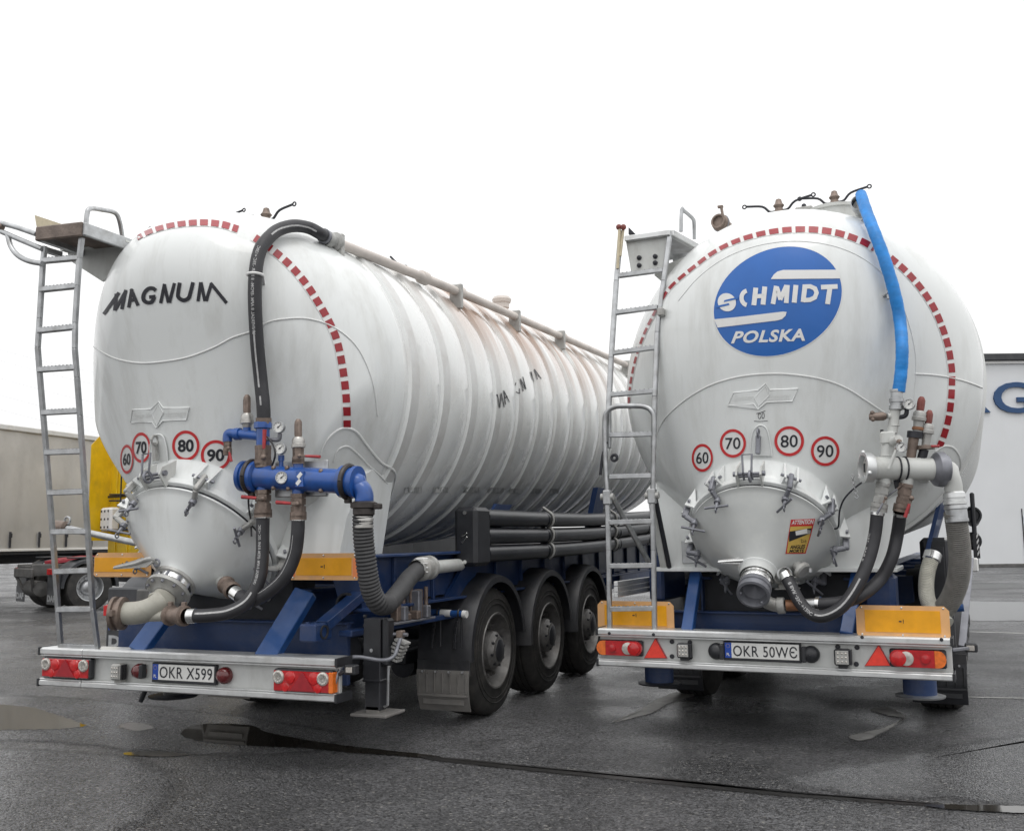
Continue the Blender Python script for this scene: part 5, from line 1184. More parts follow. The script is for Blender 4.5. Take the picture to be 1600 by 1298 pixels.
mf.bar(TR.Y(1397, 757, yN-.05), TR.Y(1419, 754, yN-.05), .02, .06, 3)
for px in (1385, 1440): c = TR.Y(px, 735, yat(px)); mf.boxb(c.x-.03, c.x+.03, c.y+.05, c.y+.45, c.z-.06, c.z+.05, 0, .004)
mani_r = mf.build('manifold_pipe', [M['tank_clean'], M['alu'], M['castgrey'], M['ink'], M['coupling'], M['steel'], M['brass'], M['brass']], root_r)
gauge(TR, mani_r, 1421.5, 632, yV-.02, .036); gauge(TR, mani_r, 1409.5, 699, yV-.10, .034)
safety_valve(TR, mani_r, 1440, 622, 642, 678, yat(1430), .024, [M['rust_red'], M['castgrey']], 1433, ((.50, 2), (.85, 3))).data.materials.append(M['beige']); mani_r.children[-1].data.materials.append(M['copper'])
safety_valve(TR, mani_r, 1452.5, 643, 662, 700, yat(1445), .022, [M['rust_red'], M['castgrey']], 1446, ((.42, 2),)).data.materials.append(M['beige'])
lever(TR, mani_r, (1405, 690), (1389, 732), yV-.12, .022, 'tank_clean'); lever(TR, mani_r, (1446, 697), (1468, 697), yat(1445)-.05, .016, 'handle_red')
v = ball_valve(TR, mani_r, 1380, 754, 797, yV, .05, 'castgrey', 1373); lever(TR, v, (1384, 778), (1370, 803), yV-.08, .014, 'coupling')
v = ball_valve(TR, mani_r, 1416, 756, 798, yat(1416), .05, 'brass', 1408); lever(TR, v, (1424, 778), (1414, 808), yat(1416)-.08, .022, 'handle_red')
lever(TR, mani_r, (1410, 757), (1382, 779), yN-.10, .012, 'coupling')
hose('cable', root_r, path(TR, [(1358, 746, yA), (1338, 760, yA), (1320, 778, yA+.02), (1312, 798, yA+.08), (1310, 822, yA+.12), (1304, 826, yA+.14)]), .006, M['ink'], 6)
ch = MB()
for i in range(9):
    q = TR.Y(1332+.8*i, 744+4*i, yA); ch.ring(q, (1, 0, 0) if i % 2 else (0, 1, 0), .011, .003, 0, 10)
ch.build('cap_chain', M['steel'], root_r)
# right hoses
P = path(TR, [(1404, 612, yV), (1408, 580, yV), (1409.5, 545, yV)])+[TR.N(a, b, .085) for a, b in ((1406, 500), (1397, 455), (1382, 405))]
P[3].y; yb0_ = P[2].y; yy = P[-1].y; P += [TR.N(1367, 365, .085), TR.N(1354, 331, .085)]; P.append(TR.Y(1345, 304, P[-1].y+.16)); P = [P[0], P[1], P[2]]+P[3:]
mb = MB(); mb.tube(P, .042, 20, 0, 12, rf=lambda i, t: .041+.0008*math.sin(i*.9)+.0006*math.sin(i*2.3)); hs = mb.build('blue_hose', M['sleeve'], root_r)
mb = MB(); q = TR.Y(1342, 318, P[-1].y); d = Vector((0, 1, .0)); mb.slathe([(-.03, .05), (-.02, .06), (.06, .06), (.07, .05), (.3, .05)], q, d, 20, 0); mb.build('hose_coupling', M['steel'], hs)
for a, b in (((1350, 342), (1346, 354)), ((1388, 458), (1381, 464))):
    mb = MB(); q = TR.Y(a[0], a[1], yy if a[1] > 400 else yy+.25); mb.bar(q, TR.Y(b[0], b[1], q.y+.06), .03, .012, 0); mb.boxb(q.x-.012, q.x+.012, q.y, q.y+.03, q.z-.04, q.z+.04, 0, .003); mb.build('hose_bracket', M['steel'], hs)
LP = TR.HC+TR.HN*.30
yq = TR.HC.y-.27
PA = path(TR, [(1371, 800, yV), (1367, 835, yV), (1358, 872, yV-.03), (1341, 912, yq), (1318, 945, yq-.02), (1292, 961, yq-.03), (1270, 960, yq-.03), (1250, 941, yq-.01), (1236, 915, yq+.02), (1226, 897, yq+.06)])
h = hose('discharge_hose', root_r, PA, .042, M['hose'], 8, [(0, .025, .047, 1), (.955, 1, .047, 1)])
hose_print(TR, h, PA, .042, 8, '8 BAR -35C +120C', .72, .95, .0, .022, [(.38, .71, .15, .28)], True); hose_print(TR, h, PA, .042, 8, '8 BAR -35C', .12, .30, 1.0, .02, (), True)
PB = path(TR, [(1407, 800, yat(1416)), (1402, 835, yN), (1393, 872, yN-.02), (1374, 906, yN-.04), (1345, 930, yq+.04), (1318, 940, yq+.05), (1290, 943, yq+.05), (1276, 943, yq+.06)])
h = hose('discharge_hose', root_r, PB, .042, M['hose'], 8, [(0, .03, .047, 1), (.94, 1, .05, 1)])
mb = MB(); a = TR.Y(1226, 897, yq+.06); d = TR.HC+TR.HN*.22+Vector((.14, 0, -.12))-a; d.normalize()
mb.slathe([(-.01, .045), (0, .058), (.025, .058), (.03, .05), (.05, .05), (.055, .062), (.08, .062), (.085, .045), (.2, .04)], a, d, 20, 0); mb.ring(a, d, .05, .008, 1, 20)
q = TR.Y(1255, 892, yq+.12); d2 = (q-TR.HC).normalized(); mb.slathe([(-.12, .035), (-.03, .035), (-.025, .06), (0, .062), (.01, .05), (.01, .001)], q, d2, 20, 0)
for k in range(2): mb.boxb(q.x-.05+.09*k, q.x-.03+.09*k, q.y-.02, q.y+.01, q.z-.01, q.z+.02, 1, .004)
mb.build('hose_coupling', [M['castgrey'], M['steel']], lid_r)
mb = MB(); mb.tube(path(TR, [(1188, 928, yq+.05), (1200, 941, yq+.05), (1216, 946, yq+.05)]), .045, 18, 0, 5); a, b, c = TR.Y(1214, 946, yq+.05), TR.Y(1228, 945.5, yq+.05), TR.Y(1248, 945, yq+.06)
mb.slathe([(0, .045), (.005, .056), (.05, .056), (.055, .04)], a, b-a, 20, 0); mb.cyl(b, c, .038, 1); mb.cyl(c, TR.Y(1278, 943.5, yq+.06), .040, 2)
mb.build('drain_elbow', [M['castgrey'], M['copper'], M['steel']], lid_r)
# outlet under the right lid
OA = TR.HC+TR.HN*.34; mb = MB()
mb.slathe([(-.02, .13), (0, .135), (.02, .118), (.025, .10), (.10, .095)], OA, TR.HN, 36, 0)
mb.slathe([(.05, .098), (.055, .108), (.08, .108), (.083, .096), (.10, .096), (.103, .108), (.125, .108), (.13, .095)], OA, TR.HN, 36, 1)
mb.build('outlet_neck', [M['tank'], M['chrome']], lid_r)
OB = OA+TR.HN*.12; od = (TR.HN+Vector((0, -.15, .12))).normalized(); mb = MB()
mb.slathe([(0, .09), (.01, .10), (.03, .112), (.06, .112), (.065, .102), (.075, .102), (.08, .112), (.12, .112), (.125, .095), (.10, .085), (.06, .078), (.02, .001)], OB, od, 40, 0)
for k in range(3):
    t = 2*math.pi*k/3; u, v, w = basis(od); q = OB+od*.10+(u*math.cos(t)+v*math.sin(t))*.09; mb.ball(q, .016, 0, 8)
mb.ring(OB+od*.012, od, .098, .012, 1, 30)
mb.build('outlet_coupling', [M['coupling'], M['chrome']], lid_r)
mb = MB(); yh = OA.y-.06; mb.prism(path(TR, [(1122, 875, yh), (1175, 869, yh), (1186, 872, yh), (1188, 880, yh), (1172, 881, yh), (1123, 880, yh)]), (0, .014, 0), 0); mb.tube(path(TR, [(1122, 878, yh), (1150, 876, yh), (1176, 875, yh)]), .016, 10, 0, 2, rf=lambda i, t: .008+.012*t)
q = TR.Y(1187, 877, yh); mb.ring(q, (0, 1, 0), .02, .007, 0, 14); mb.bar(q, OA+TR.HN*.06, .03, .02, 0); mb.build('outlet_lever', M['chrome'], lid_r)
mb = MB(); mb.boxb(OA.x+.12, OA.x+.22, -.02, .12, OA.z-.13, OA.z-.03, 0, .01)
for i in range(3): mb.boxb(OA.x+.10, OA.x+.25, -.03, .13, OA.z-.13+.04*i, OA.z-.12+.04*i, 0, .002)
mb.build('vibrator_box', M['castgrey'], lid_r)
# warning sticker on the lid
lb = bmesh.new(); lb.from_mesh(lid_r.data); keep = TR.bvh; TR.bvh = BVHTree.FromBMesh(lb)
sk = MB(); c = lambda L: [(x/4.056+1020, y/4.056+640) for x, y in L]
decal_poly(sk, TR, c([(875, 695), (1028, 690), (1000, 800), (968, 910), (840, 912), (858, 800)]), off=.002, m=0, maxlen=5)
decal_poly(sk, TR, c([(872, 740), (1008, 735), (990, 812), (962, 903), (848, 905), (862, 800)]), off=.003, m=1, maxlen=5)
decal_poly(sk, TR, c([(866, 770), (1005, 748), (1000, 780), (862, 835), (862, 800)]), off=.004, m=2, maxlen=5)
decal_poly(sk, TR, c([(902, 768), (975, 752), (978, 782), (906, 795)]), off=.005, m=3, maxlen=5); decal_poly(sk, TR, c([(975, 758), (998, 762), (996, 784), (977, 786)]), off=.005, m=4, maxlen=5)
decal_stroke(sk, TR, c([(938, 840), (972, 828), (962, 822), (970, 842), (938, 818), (940, 840)]), .7, .005, 2, 4)
q_ = lambda *L: c(list(L))
a = q_((884, 700), (1018, 694), (1014, 722), (878, 727)); decal_text(sk, TR, 'ATTENTION', a[0], a[1], a[2], a[3], .004, 3, 5, bold=.03)
a = q_((872, 857), (966, 852), (960, 876), (866, 880)); decal_text(sk, TR, 'ANGLES', a[0], a[1], a[2], a[3], .0045, 2, 5, bold=.03)
a = q_((868, 884), (958, 880), (952, 902), (862, 903)); decal_text(sk, TR, 'MORTS', a[0], a[1], a[2], a[3], .0045, 2, 5, bold=.03)
sk.build('warning_sticker', [M['red'], M['sticker_yel'], M['ink'], M['white'], M['castgrey']], lid_r)
TR.bvh = keep; lb.free()
# braided hoses at the right-hand side
yb = yB+.04
PW = path(TR, [(1492, 800, yb), (1497, 835, yb+.05), (1500, 870, yb+.12), (1497, 905, yb+.2), (1486, 935, yb+.28), (1470, 958, yb+.36), (1455, 980, yb+.46)])
ribbed('braided_hose', root_r, PW, .070, M['hose_braid'], 14, .014, .002)
PW = path(TR, [(1457, 868, .70), (1450, 890, .66), (1447, 915, .60), (1450, 938, .52), (1462, 957, .44), (1480, 975, .38)])
h = ribbed('braided_hose', root_r, PW, .052, M['hose_white'], 14, .014, .002)
mb = MB(); mb.slathe([(-.03, .05), (-.02, .062), (.03, .062), (.04, .05)], PW[0], PW[1]-PW[0], 24, 0); mb.build('hose_clip', M['chrome'], h)
# top of the right tank
for px, py, y, s in ((1217, 329, .9, .6), (1304, 316, 1.15, .8)):
    c = TR.Y(px, py, y); manhole(TR, root_r, (c.x, c.y, c.z-.10), (1, .05, .05), s)
mb = MB(); c = TR.Y(1124, 347, .85); d = Vector((-.25, -1, .15)).normalized()
mb.slathe([(-.22, .05), (-.06, .055), (-.05, .07), (.0, .07), (.005, .062), (.03, .062), (.03, .048), (.01, .045), (.008, .001)], c, d, 24, 0); mb.ring(c-d*.03, d, .07, .006, 1, 20); mb.cyl(c+Vector((.03, 0, .05)), c+Vector((.02, 0, .13)), .012, 0, 8); mb.boxb(c.x-.01, c.x+.035, c.y-.01, c.y+.02, c.z+.12, c.z+.14, 0, .003)
mb.cyl(c+Vector((.03, .1, -.05)), c+Vector((.06, .3, -.3)), .05, 1, 16); mb.build('vent_nozzle', [M['brass'], M['coupling']], root_r)
mb = MB(); q = TR.Y(1256, 320, 1.1); mb.ball((q.x, q.y, q.z-.01), .02, 0, 8); mb.boxb(q.x-.07, q.x+.07, q.y-.03, q.y+.03, q.z-.06, q.z-.02, 1, .01); q = TR.S(1035, 490, .0); mb.boxb(q.x-.02, q.x+.03, q.y-.08, q.y, q.z-.03, q.z+.03, 1, .006); mb.build('roof_clip', [M['ink'], M['castgrey']], root_r)
# right flank: pipe ends, hazard-striped plate, upright bar, dark boxes
mb = MB()
for px, py in ((1519, 805), (1519, 845)): q = TR.Y(px, py, 2.1); mb.slathe([(-.0, .001), (0, .05), (-.02, .06), (-.02, .075), (.1, .075), (4.5, .075)], q, (0, 1, 0), 24, 0)
mb.build('hose_tube', [M['tube']], root_r)
mb = MB(); a, b = TR.Y(1519, 834, 2.0), TR.Y(1532, 872, 2.0); mb.boxb(a.x, b.x, 2.0, 2.02, b.z, a.z, 0, .002)
for i in range(4):
    z = b.z+(a.z-b.z)*(.08+.24*i); mb.prism([(a.x+.03, 1.997, z), (b.x-.004, 1.997, z+.03), (b.x-.004, 1.997, z+.055), (a.x+.03, 1.997, z+.025)], (0, .004, 0), 1)
a, b = TR.Y(1514, 760, 2.05), TR.Y(1530, 885, 2.05); mb.boxb(a.x, b.x, 2.05, 2.6, b.z, a.z-.05, 0, .02); mb.build('hazard_plate', [M['black'], M['white']], root_r)
mb = MB(); mb.bar(TR.Y(1516, 872, .9), TR.Y(1503, 1010, .55), .05, .03, 0, (0, 1, 0)); a = TR.Y(1524, 880, 1.0); mb.boxb(a.x-.03, a.x+.02, .95, 1.1, a.z-.06, a.z+.04, 1, .01)
mb.build('fender_stay', [M['coupling'], M['white']], root_r)
mb = MB(); mb.boxb(.99, 1.20, 1.15, 1.4, .55, 1.42, 0, .03); mb.boxb(1.02, 1.16, 1.135, 1.152, .95, 1.35, 0, .006); q = TR.Y(1478, 841, 1.13); mb.slathe([(0, .012), (.006, .012), (.006, .001)], q, (0, -1, 0), 10, 1); mb.build('tool_box', [M['black'], M['chrome']], root_r)
mb = MB(); mb.cyl(TR.Y(1490, 950, .5), TR.Y(1506, 949, .5), .026, 0, 14); mb.build('fender_bar', M['blue_bright'], root_r)
mb = MB(); q = TR.Y(1515, 1012, .3); mb.bar(TR.Y(1486, 1015, .05), q, .03, .02, 1); mb.boxb(q.x-.03, q.x+.05, .27, .36, q.z-.025, q.z+.03, 0, .008); mb.boxb(q.x-.02, q.x+.03, .262, .272, q.z-.015, q.z+.02, 2, .004); mb.build('side_marker', [M['black'], M['coupling'], M['clear_lens']], bump_r)
mb = MB(); x = -1.02; a, b = TR.X(962, 920, x), TR.X(1032, 893, x)
for dz in (-.04, 0, .04): mb.boxb(x-.015, x+.015, a.y, 3.2, a.z-.02+dz, a.z+.015+dz, 0, .003)
mb.build('side_guard', [M['alu'], M['black']], root_r)

mb = MB(); mb.cyl(TL.Y(90, 822, .75), TL.Y(222, 850, .75), .026, 0, 12); mb.slathe([(0, .001), (0, .05), (.10, .05), (.12, .03), (.12, .001)], TL.Y(88, 822, .75), (1, 0, -.1), 16, 1); q = TL.Y(105, 819, .75); mb.ring(q+Vector((0, 0, .03)), (0, 1, 0), .03, .008, 0, 12)
mb.build('stowed_pole', [M['steel'], M['brass']], root_l)
# ================================================================ ground, puddles
def asphalt():
    m = bpy.data.materials.new('wet_asphalt'); m.use_nodes = True; n, l = m.node_tree.nodes, m.node_tree.links; b = n['Principled BSDF']
    tc = n.new('ShaderNodeTexCoord')
    def noise(sc, det=4, ro=.6): t = n.new('ShaderNodeTexNoise'); t.inputs['Scale'].default_value = sc; t.inputs['Detail'].default_value = det; t.inputs['Roughness'].default_value = ro; l.new(tc.outputs['Object'], t.inputs['Vector']); return t.outputs['Fac']
    def rng(src, a, c, d, e): r = n.new('ShaderNodeMapRange'); r.inputs[1].default_value = a; r.inputs[2].default_value = c; r.inputs[3].default_value = d; r.inputs[4].default_value = e; l.new(src, r.inputs[0]); return r.outputs[0]
    vo = n.new('ShaderNodeTexVoronoi'); vo.inputs['Scale'].default_value = 74; l.new(tc.outputs['Object'], vo.inputs['Vector'])
    vs_ = n.new('ShaderNodeSeparateColor'); l.new(vo.outputs['Color'], vs_.inputs[0])
    stone = rng(vs_.outputs[0], .0, 1, .12, 2.25); rare = rng(vs_.outputs[1], .965, .985, 0, .8)
    big = rng(noise(.35, 6), .40, .60, .58, 1.32); mid = rng(noise(2.6, 5), .3, .7, .8, 1.2)
    def mul(a, c): q = n.new('ShaderNodeMath'); q.operation = 'MULTIPLY'; l.new(a, q.inputs[0]); l.new(c, q.inputs[1]); return q.outputs[0]
    k = mul(mul(stone, big), mid)
    v = n.new('ShaderNodeVectorMath'); v.operation = 'SCALE'; v.inputs[0].default_value = (.078, .078, .081); l.new(k, v.inputs['Scale'])
    mx = n.new('ShaderNodeMix'); mx.data_type = 'RGBA'; l.new(rare, mx.inputs[0]); l.new(v.outputs[0], mx.inputs[6]); mx.inputs[7].default_value = (.30, .29, .27, 1)
    l.new(mx.outputs[2], b.inputs['Base Color'])
    l.new(rng(noise(.5, 5), .38, .62, .20, .5), b.inputs['Roughness']); b.inputs['Specular IOR Level'].default_value = .55
    bn = n.new('ShaderNodeBump'); bn.inputs['Strength'].default_value = 1.0; bn.inputs['Distance'].default_value = .02
    hs = n.new('ShaderNodeMath'); hs.operation = 'MULTIPLY_ADD'; l.new(vo.outputs['Distance'], hs.inputs[0]); hs.inputs[1].default_value = -1.0; l.new(rng(noise(55, 4), .2, .8, 0, .8), hs.inputs[2]); l.new(hs.outputs[0], bn.inputs['Height']); l.new(bn.outputs[0], b.inputs['Normal'])
    return m
M['asphalt'] = asphalt()
g = MB(); g.add([(-400, -60, 0), (400, -60, 0), (400, 700, 0), (-400, 700, 0)], [[0, 1, 2, 3]]); structure(g.build('ground', M['asphalt']))
M['water'] = mat('puddle_water', (.030, .027, .023), .04, spec=.5, noise=.2, nscale=3)
M['wet'] = mat('wet_tar', (.024, .023, .022), .30, noise=.3, nscale=10, bump=.25, bscale=50)
M['silt'] = mat('dry_silt', (.30, .295, .285), .85, noise=.25, nscale=7, bump=.3, bscale=90)
M['line'] = mat('worn_line', (.32, .32, .31), .6, noise=.35, nscale=12)
rnd = random.Random(3)
def feather(m, lo, hi, sc):
    """ragged edge: the sheet gives way to the asphalt where its edge value falls below a noise"""
    n, l = m.node_tree.nodes, m.node_tree.links; out = [q for q in n if q.type == 'OUTPUT_MATERIAL'][0]; b = n['Principled BSDF']
    at = n.new('ShaderNodeAttribute'); at.attribute_name = 'edge'; tc = n.new('ShaderNodeTexCoord'); t = n.new('ShaderNodeTexNoise'); t.inputs['Scale'].default_value = sc; t.inputs['Detail'].default_value = 6; t.inputs['Roughness'].default_value = .7; l.new(tc.outputs['Object'], t.inputs['Vector'])
    a_ = n.new('ShaderNodeMath'); a_.operation = 'SUBTRACT'; l.new(at.outputs['Fac'], a_.inputs[0]); l.new(t.outputs['Fac'], a_.inputs[1])
    r = n.new('ShaderNodeMapRange'); r.inputs[1].default_value = lo; r.inputs[2].default_value = hi; l.new(a_.outputs[0], r.inputs[0])
    tr = n.new('ShaderNodeBsdfTransparent'); mx = n.new('ShaderNodeMixShader'); l.new(r.outputs[0], mx.inputs[0]); l.new(tr.outputs[0], mx.inputs[1]); l.new(b.outputs[0], mx.inputs[2]); l.new(mx.outputs[0], out.inputs[0]); return m
feather(M['water'], -.05, .0, 22); feather(M['wet'], -.25, .45, 18); feather(M['silt'], -.15, .45, 10)
M['glint'] = asphalt(); M['glint'].name = 'soaked_asphalt'; gb = M['glint'].node_tree.nodes['Principled BSDF']
for lk in list(gb.inputs['Roughness'].links): M['glint'].node_tree.links.remove(lk)
gb.inputs['Roughness'].default_value = .16; gb.inputs['Specular IOR Level'].default_value = .8; feather(M['glint'], -.1, .3, 3.5)
def sheet(name, pts, z, m, jit=.02, k=10, inset=.10):
    P = [WF.Z(a, b, z) for a, b in pts]; n = len(P); Q = []
    for i in range(n):
        a, b, c, d = P[i-1], P[i], P[(i+1) % n], P[(i+2) % n]
        for j in range(k):
            t = j/k; q = .5*((2*b)+(c-a)*t+(2*a-5*b+4*c-d)*t*t+(3*b-a-3*c+d)*t**3)
            Q.append(Vector((q.x, q.y, z)))
    N = len(Q); ar = sum(Q[i].x*Q[(i+1) % N].y-Q[(i+1) % N].x*Q[i].y for i in range(N))
    sg = 1 if ar > 0 else -1; O = []; I = []
    for i in range(N):
        d = Q[(i+1) % N]-Q[i-1]; nn = Vector((d.y, -d.x, 0)).normalized()*sg; O.append(Q[i]+nn*inset*.7+Vector((rnd.uniform(-jit, jit), rnd.uniform(-jit, jit), 0))); I.append(Q[i]-nn*inset*.3)
    me = bpy.data.meshes.new(name); me.from_pydata([tuple(v) for v in O+I], [], [[i, (i+1) % N, N+(i+1) % N, N+i] for i in range(N)]+[list(range(N, 2*N))]); me.materials.append(m)
    bm = bmesh.new(); bm.from_mesh(me); bmesh.ops.triangulate(bm, faces=bm.faces)
    for f in bm.faces:
        if f.normal.z < 0: f.normal_flip()
    bm.to_mesh(me); bm.free()
    at = me.attributes.new('edge', 'FLOAT', 'POINT')
    for i in range(2*N): at.data[i].value = 0.0 if i < N else 1.0
    o = bpy.data.objects.new(name, me); COL.objects.link(o); return structure(o)
sheet('wet_patch', [(60, 1088), (180, 1098), (300, 1112), (420, 1128), (520, 1146), (480, 1172), (330, 1176), (200, 1168), (80, 1156), (-60, 1146), (-60, 1092)], .003, M['glint'], .02, 10, .35)
sheet('wet_patch', [(-60, 1180), (120, 1175), (230, 1195), (260, 1240), (160, 1300), (-60, 1330)], .003, M['glint'], .02, 10, .35)
sheet('wet_patch', [(1240, 1215), (1380, 1190), (1500, 1165), (1660, 1150), (1660, 1250), (1480, 1245), (1340, 1238)], .003, M['glint'], .02, 10, .35)
sheet('puddle', [(-40, 1102), (40, 1104), (85, 1117), (118, 1128), (125, 1134), (60, 1138), (-40, 1134)], .004, M['water'], .018)
sheet('puddle', [(284, 1146), (302, 1133), (345, 1130), (393, 1133), (412, 1142), (465, 1153), (530, 1163), (600, 1171), (680, 1180), (680, 1184), (600, 1178), (540, 1174), (490, 1169), (440, 1166), (392, 1164), (340, 1160), (307, 1155)], .004, M['water'], .008, 10, .03)
sheet('tar_seam', [(186, 1133), (205, 1128), (228, 1130), (240, 1136), (215, 1141), (196, 1138)], .004, M['wet'], .02, 10, .06)
sheet('puddle', [(197, 1175), (240, 1173), (296, 1178), (250, 1181), (204, 1179)], .004, M['water'], .008, 10, .03)
sheet('tar_seam', [(676, 1181), (820, 1195), (960, 1208), (1080, 1219), (1220, 1236), (1340, 1245), (1460, 1254), (1460, 1258), (1320, 1249), (1200, 1240), (1060, 1226), (940, 1214), (820, 1202), (676, 1186)], .0055, M['wet'], .008, 10, .06)
sheet('puddle', [(1450, 1256), (1520, 1257), (1640, 1261), (1640, 1269), (1540, 1266), (1470, 1261)], .008, M['water'], .008, 10, .03)
sheet('dry_patch', [(958, 1127), (1000, 1108), (1030, 1090), (1062, 1080), (1085, 1086), (1050, 1096), (1020, 1112), (985, 1122)], .004, M['silt'], .01, 10, .045)
sheet('dry_patch', [(1326, 1150), (1350, 1143), (1380, 1136), (1410, 1122), (1385, 1116), (1360, 1108), (1385, 1104), (1404, 1112), (1412, 1123), (1370, 1148), (1345, 1156)], .004, M['silt'], .01, 10, .045)
sheet('puddle', [(1490, 941), (1560, 940), (1700, 943), (1700, 966), (1600, 969), (1500, 966)], .004, M['water'], .06)
sheet('puddle', [(1460, 915), (1560, 912), (1700, 914), (1700, 918), (1560, 919), (1470, 920)], .004, M['wet'], .05)
def line(p, q, w):
    a, b = WF.Z(*p, .004), WF.Z(*q, .004); d = (b-a).normalized(); s = Vector((-d.y, d.x, 0))*w/2; mb = MB(); n = 30; vs = []
    for i in range(n+1): c = a.lerp(b, i/n); j = rnd.uniform(-.008, .008); vs += [c-s*(1+j*8), c+s*(1-j*8)]
    mb.add(vs, [[2*i, 2*i+2, 2*i+3, 2*i+1] for i in range(n)]); structure(mb.build('painted_line', M['line'], None, fixn=False))
line((1500, 986), (1640, 990), .12); line((1506, 1088), (1640, 1091), .05)

# ================================================================ background vehicles, building, tree, cables
def at_depth(px, py, d): r = ray_dir(px, py); return CAM_O+r*(d/r.dot(CF))
M['curtain'] = mat('grey_curtain', (.46, .45, .43), .6, noise=.10, nscale=.8, bump=.25, bscale=1.5, dirt=(.30, .29, .275), dirt_amt=.7, dirt_scale=(.5, .5, .35))
M['yellow'] = mat('yellow_paint', (.72, .47, .008), .38, noise=.1, nscale=4, coat=.2, dirt=(.38, .25, .03), dirt_amt=.7, dirt_scale=(2, 2, .8))
M['truck_dark'] = mat('charcoal_plastic', (.035, .037, .042), .45, noise=.2, nscale=5, dirt=(.10, .10, .10), dirt_amt=.5)
M['chassis_grey'] = mat('dusty_chassis', (.10, .098, .095), .6, noise=.3, nscale=6)
M['red_part'] = mat('red_coupling', (.30, .025, .04), .5, noise=.2, nscale=8)
def small_wheel(par, x, y, s, r=.5, w=.3, twin=False):
    grp = bpy.data.objects.new('wheel', None); COL.objects.link(grp); grp.parent = par; grp.location = (x, y, r); grp.rotation_euler = (0, 0, 0 if s > 0 else math.pi)
    t = MB(); t.slathe([(0, .28), (0, r*.7), (-.02, r*.94), (-.06, r), (-w+.06, r), (-w, r*.9), (-w, .28)], (0, 0, 0), (1, 0, 0), 40, 0); t.build('tyre', M['rubber'], grp)
    d = MB(); dd = -.14 if twin else .02
    d.slathe([(-.0, .29), (.008, .285), (.0, .27), (dd*.7-.01, .26), (dd, .24), (dd, .17), (dd+.06, .15), (dd+.10, .09), (dd+.11, .001)], (0, 0, 0), (1, 0, 0), 36, 0)
    for k in range(10): a = 2*math.pi*k/10; d.lathe([(0, .018), (.03, .018), (.03, .001)], (dd, .2*math.cos(a), .2*math.sin(a)), (1, 0, 0), 6, 0)
    d.build('rim', M['steel'], grp); return grp
def tractor(origin, ang, cabmat, label, flap='DAF', plate_txt=None, cab_y=2.3, fifth=True, lz=0.0):
    t = thing('tractor_unit', label, 'truck', None, (origin.x, origin.y, 0), ang, None)
    mb = MB()
    for x in (-.42, .42): mb.boxb(x-.04, x+.04, 0, 5.2, .75, 1.0, 0, .01)
    for y in (.05, 1.2, 2.2): mb.boxb(-.42, .42, y, y+.08, .78, .97, 0, .01)
    mb.boxb(-.55, .55, -.04, .02, .72, .92, 0, .02); mb.bar((-.5, .0, .75), (-.3, .1, .45), .06, .05, 0); mb.bar((.5, .0, .75), (.3, .1, .45), .06, .05, 0); mb.cyl((-1.0, .95, .5), (1.0, .95, .5), .09, 0, 14)
    mb.build('chassis_frame', M['chassis_grey'], t)
    a = MB(); a.slathe([(0, .001), (.03, .17), (.75, .17), (.78, .001)], (-.38, .25, .48), (1, 0, 0), 24, 0); a.build('air_tank', M['chassis_grey'], t)
    for s in (1, -1):
        small_wheel(t, 1.24*s, .95, s, .5, .56, True); small_wheel(t, 1.2*s, 4.6, s, .5, .32)
        f = MB(); n = 16; sec = [(.66, 0), (.66, .02), (.9, .04), (1.2, .03), (1.26, -.0), (1.26, -.06), (1.24, -.06), (1.2, .0)]; vs = []; k = len(sec)
        A = [R_(0+180*i/n) for i in range(n+1)]
        for q in A:
            for x, dd in sec:
                rr = .60+dd; ex = 1.0 if math.sin(q) < .97 else .985
                vs.append((x*s, .95-math.cos(q)*rr*1.02, .5+math.sin(q)*rr*ex))
        f.add(vs, [[i*k+j, i*k+(j+1) % k, (i+1)*k+(j+1) % k, (i+1)*k+j] for i in range(n) for j in range(k)], 0, True)
        f.boxb(min(.66*s, 1.26*s), max(.66*s, 1.26*s), .26, .33, .42, .92, 0, .02); f.boxb(min(.72*s, 1.2*s), max(.72*s, 1.2*s), .62, 1.28, 1.12, 1.15, 0, .01)
        fo = f.build('mudguard', M['truck_dark'], t)
        lm = MB(); lm.boxb(min(.78*s, 1.24*s), max(.78*s, 1.24*s), .20, .26, .78-lz, .92-lz, 0, .02); lm.boxb(min(1.10*s, 1.245*s), max(1.10*s, 1.245*s), .194, .2, .79-lz, .91-lz, 1, .008); lm.boxb(min(.80*s, .95*s), max(.80*s, .95*s), .194, .2, .79-lz, .91-lz, 1, .008)
        lm.build('tail_lamp', [M['red_lens'], M['red_lens_bright']], fo)
        fl = MB(); fl.boxb(min(.70*s, 1.24*s), max(.70*s, 1.24*s), .25, .265, .16, .50, 0, .004)
        x0 = min(.74*s, 1.2*s); put_text(fl, flap, quad_fn((x0, .246, .36), (x0+.46, .246, .36), (x0+.46, .246, .22), (x0, .246, .22)), 1, bold=.05)
        fl.build('mud_flap', [M['truck_dark'], M['steel']], fo)
    if fifth:
        f = MB(); f.prism([(-.45, .9, 1.06), (-.45, 1.35, 1.10), (-.2, 1.5, 1.10), (.2, 1.5, 1.10), (.45, 1.35, 1.10), (.45, .9, 1.06), (.25, .5, 1.0), (.08, .5, 1.0), (.06, .9, 1.05), (-.06, .9, 1.05), (-.08, .5, 1.0), (-.25, .5, 1.0)], (0, 0, .06), 0); f.build('fifth_wheel', M['red_part'], t)
    cb = MB(); y0 = cab_y
    poly = [(-1.24, y0, 1.05), (1.24, y0, 1.05), (1.24, y0, 4.05), (1.16, y0, 4.35), (.8, y0, 4.5), (-.8, y0, 4.5), (-1.16, y0, 4.35), (-1.24, y0, 4.05)]
    cb.prism(poly, (0, 2.3, 0), 0)
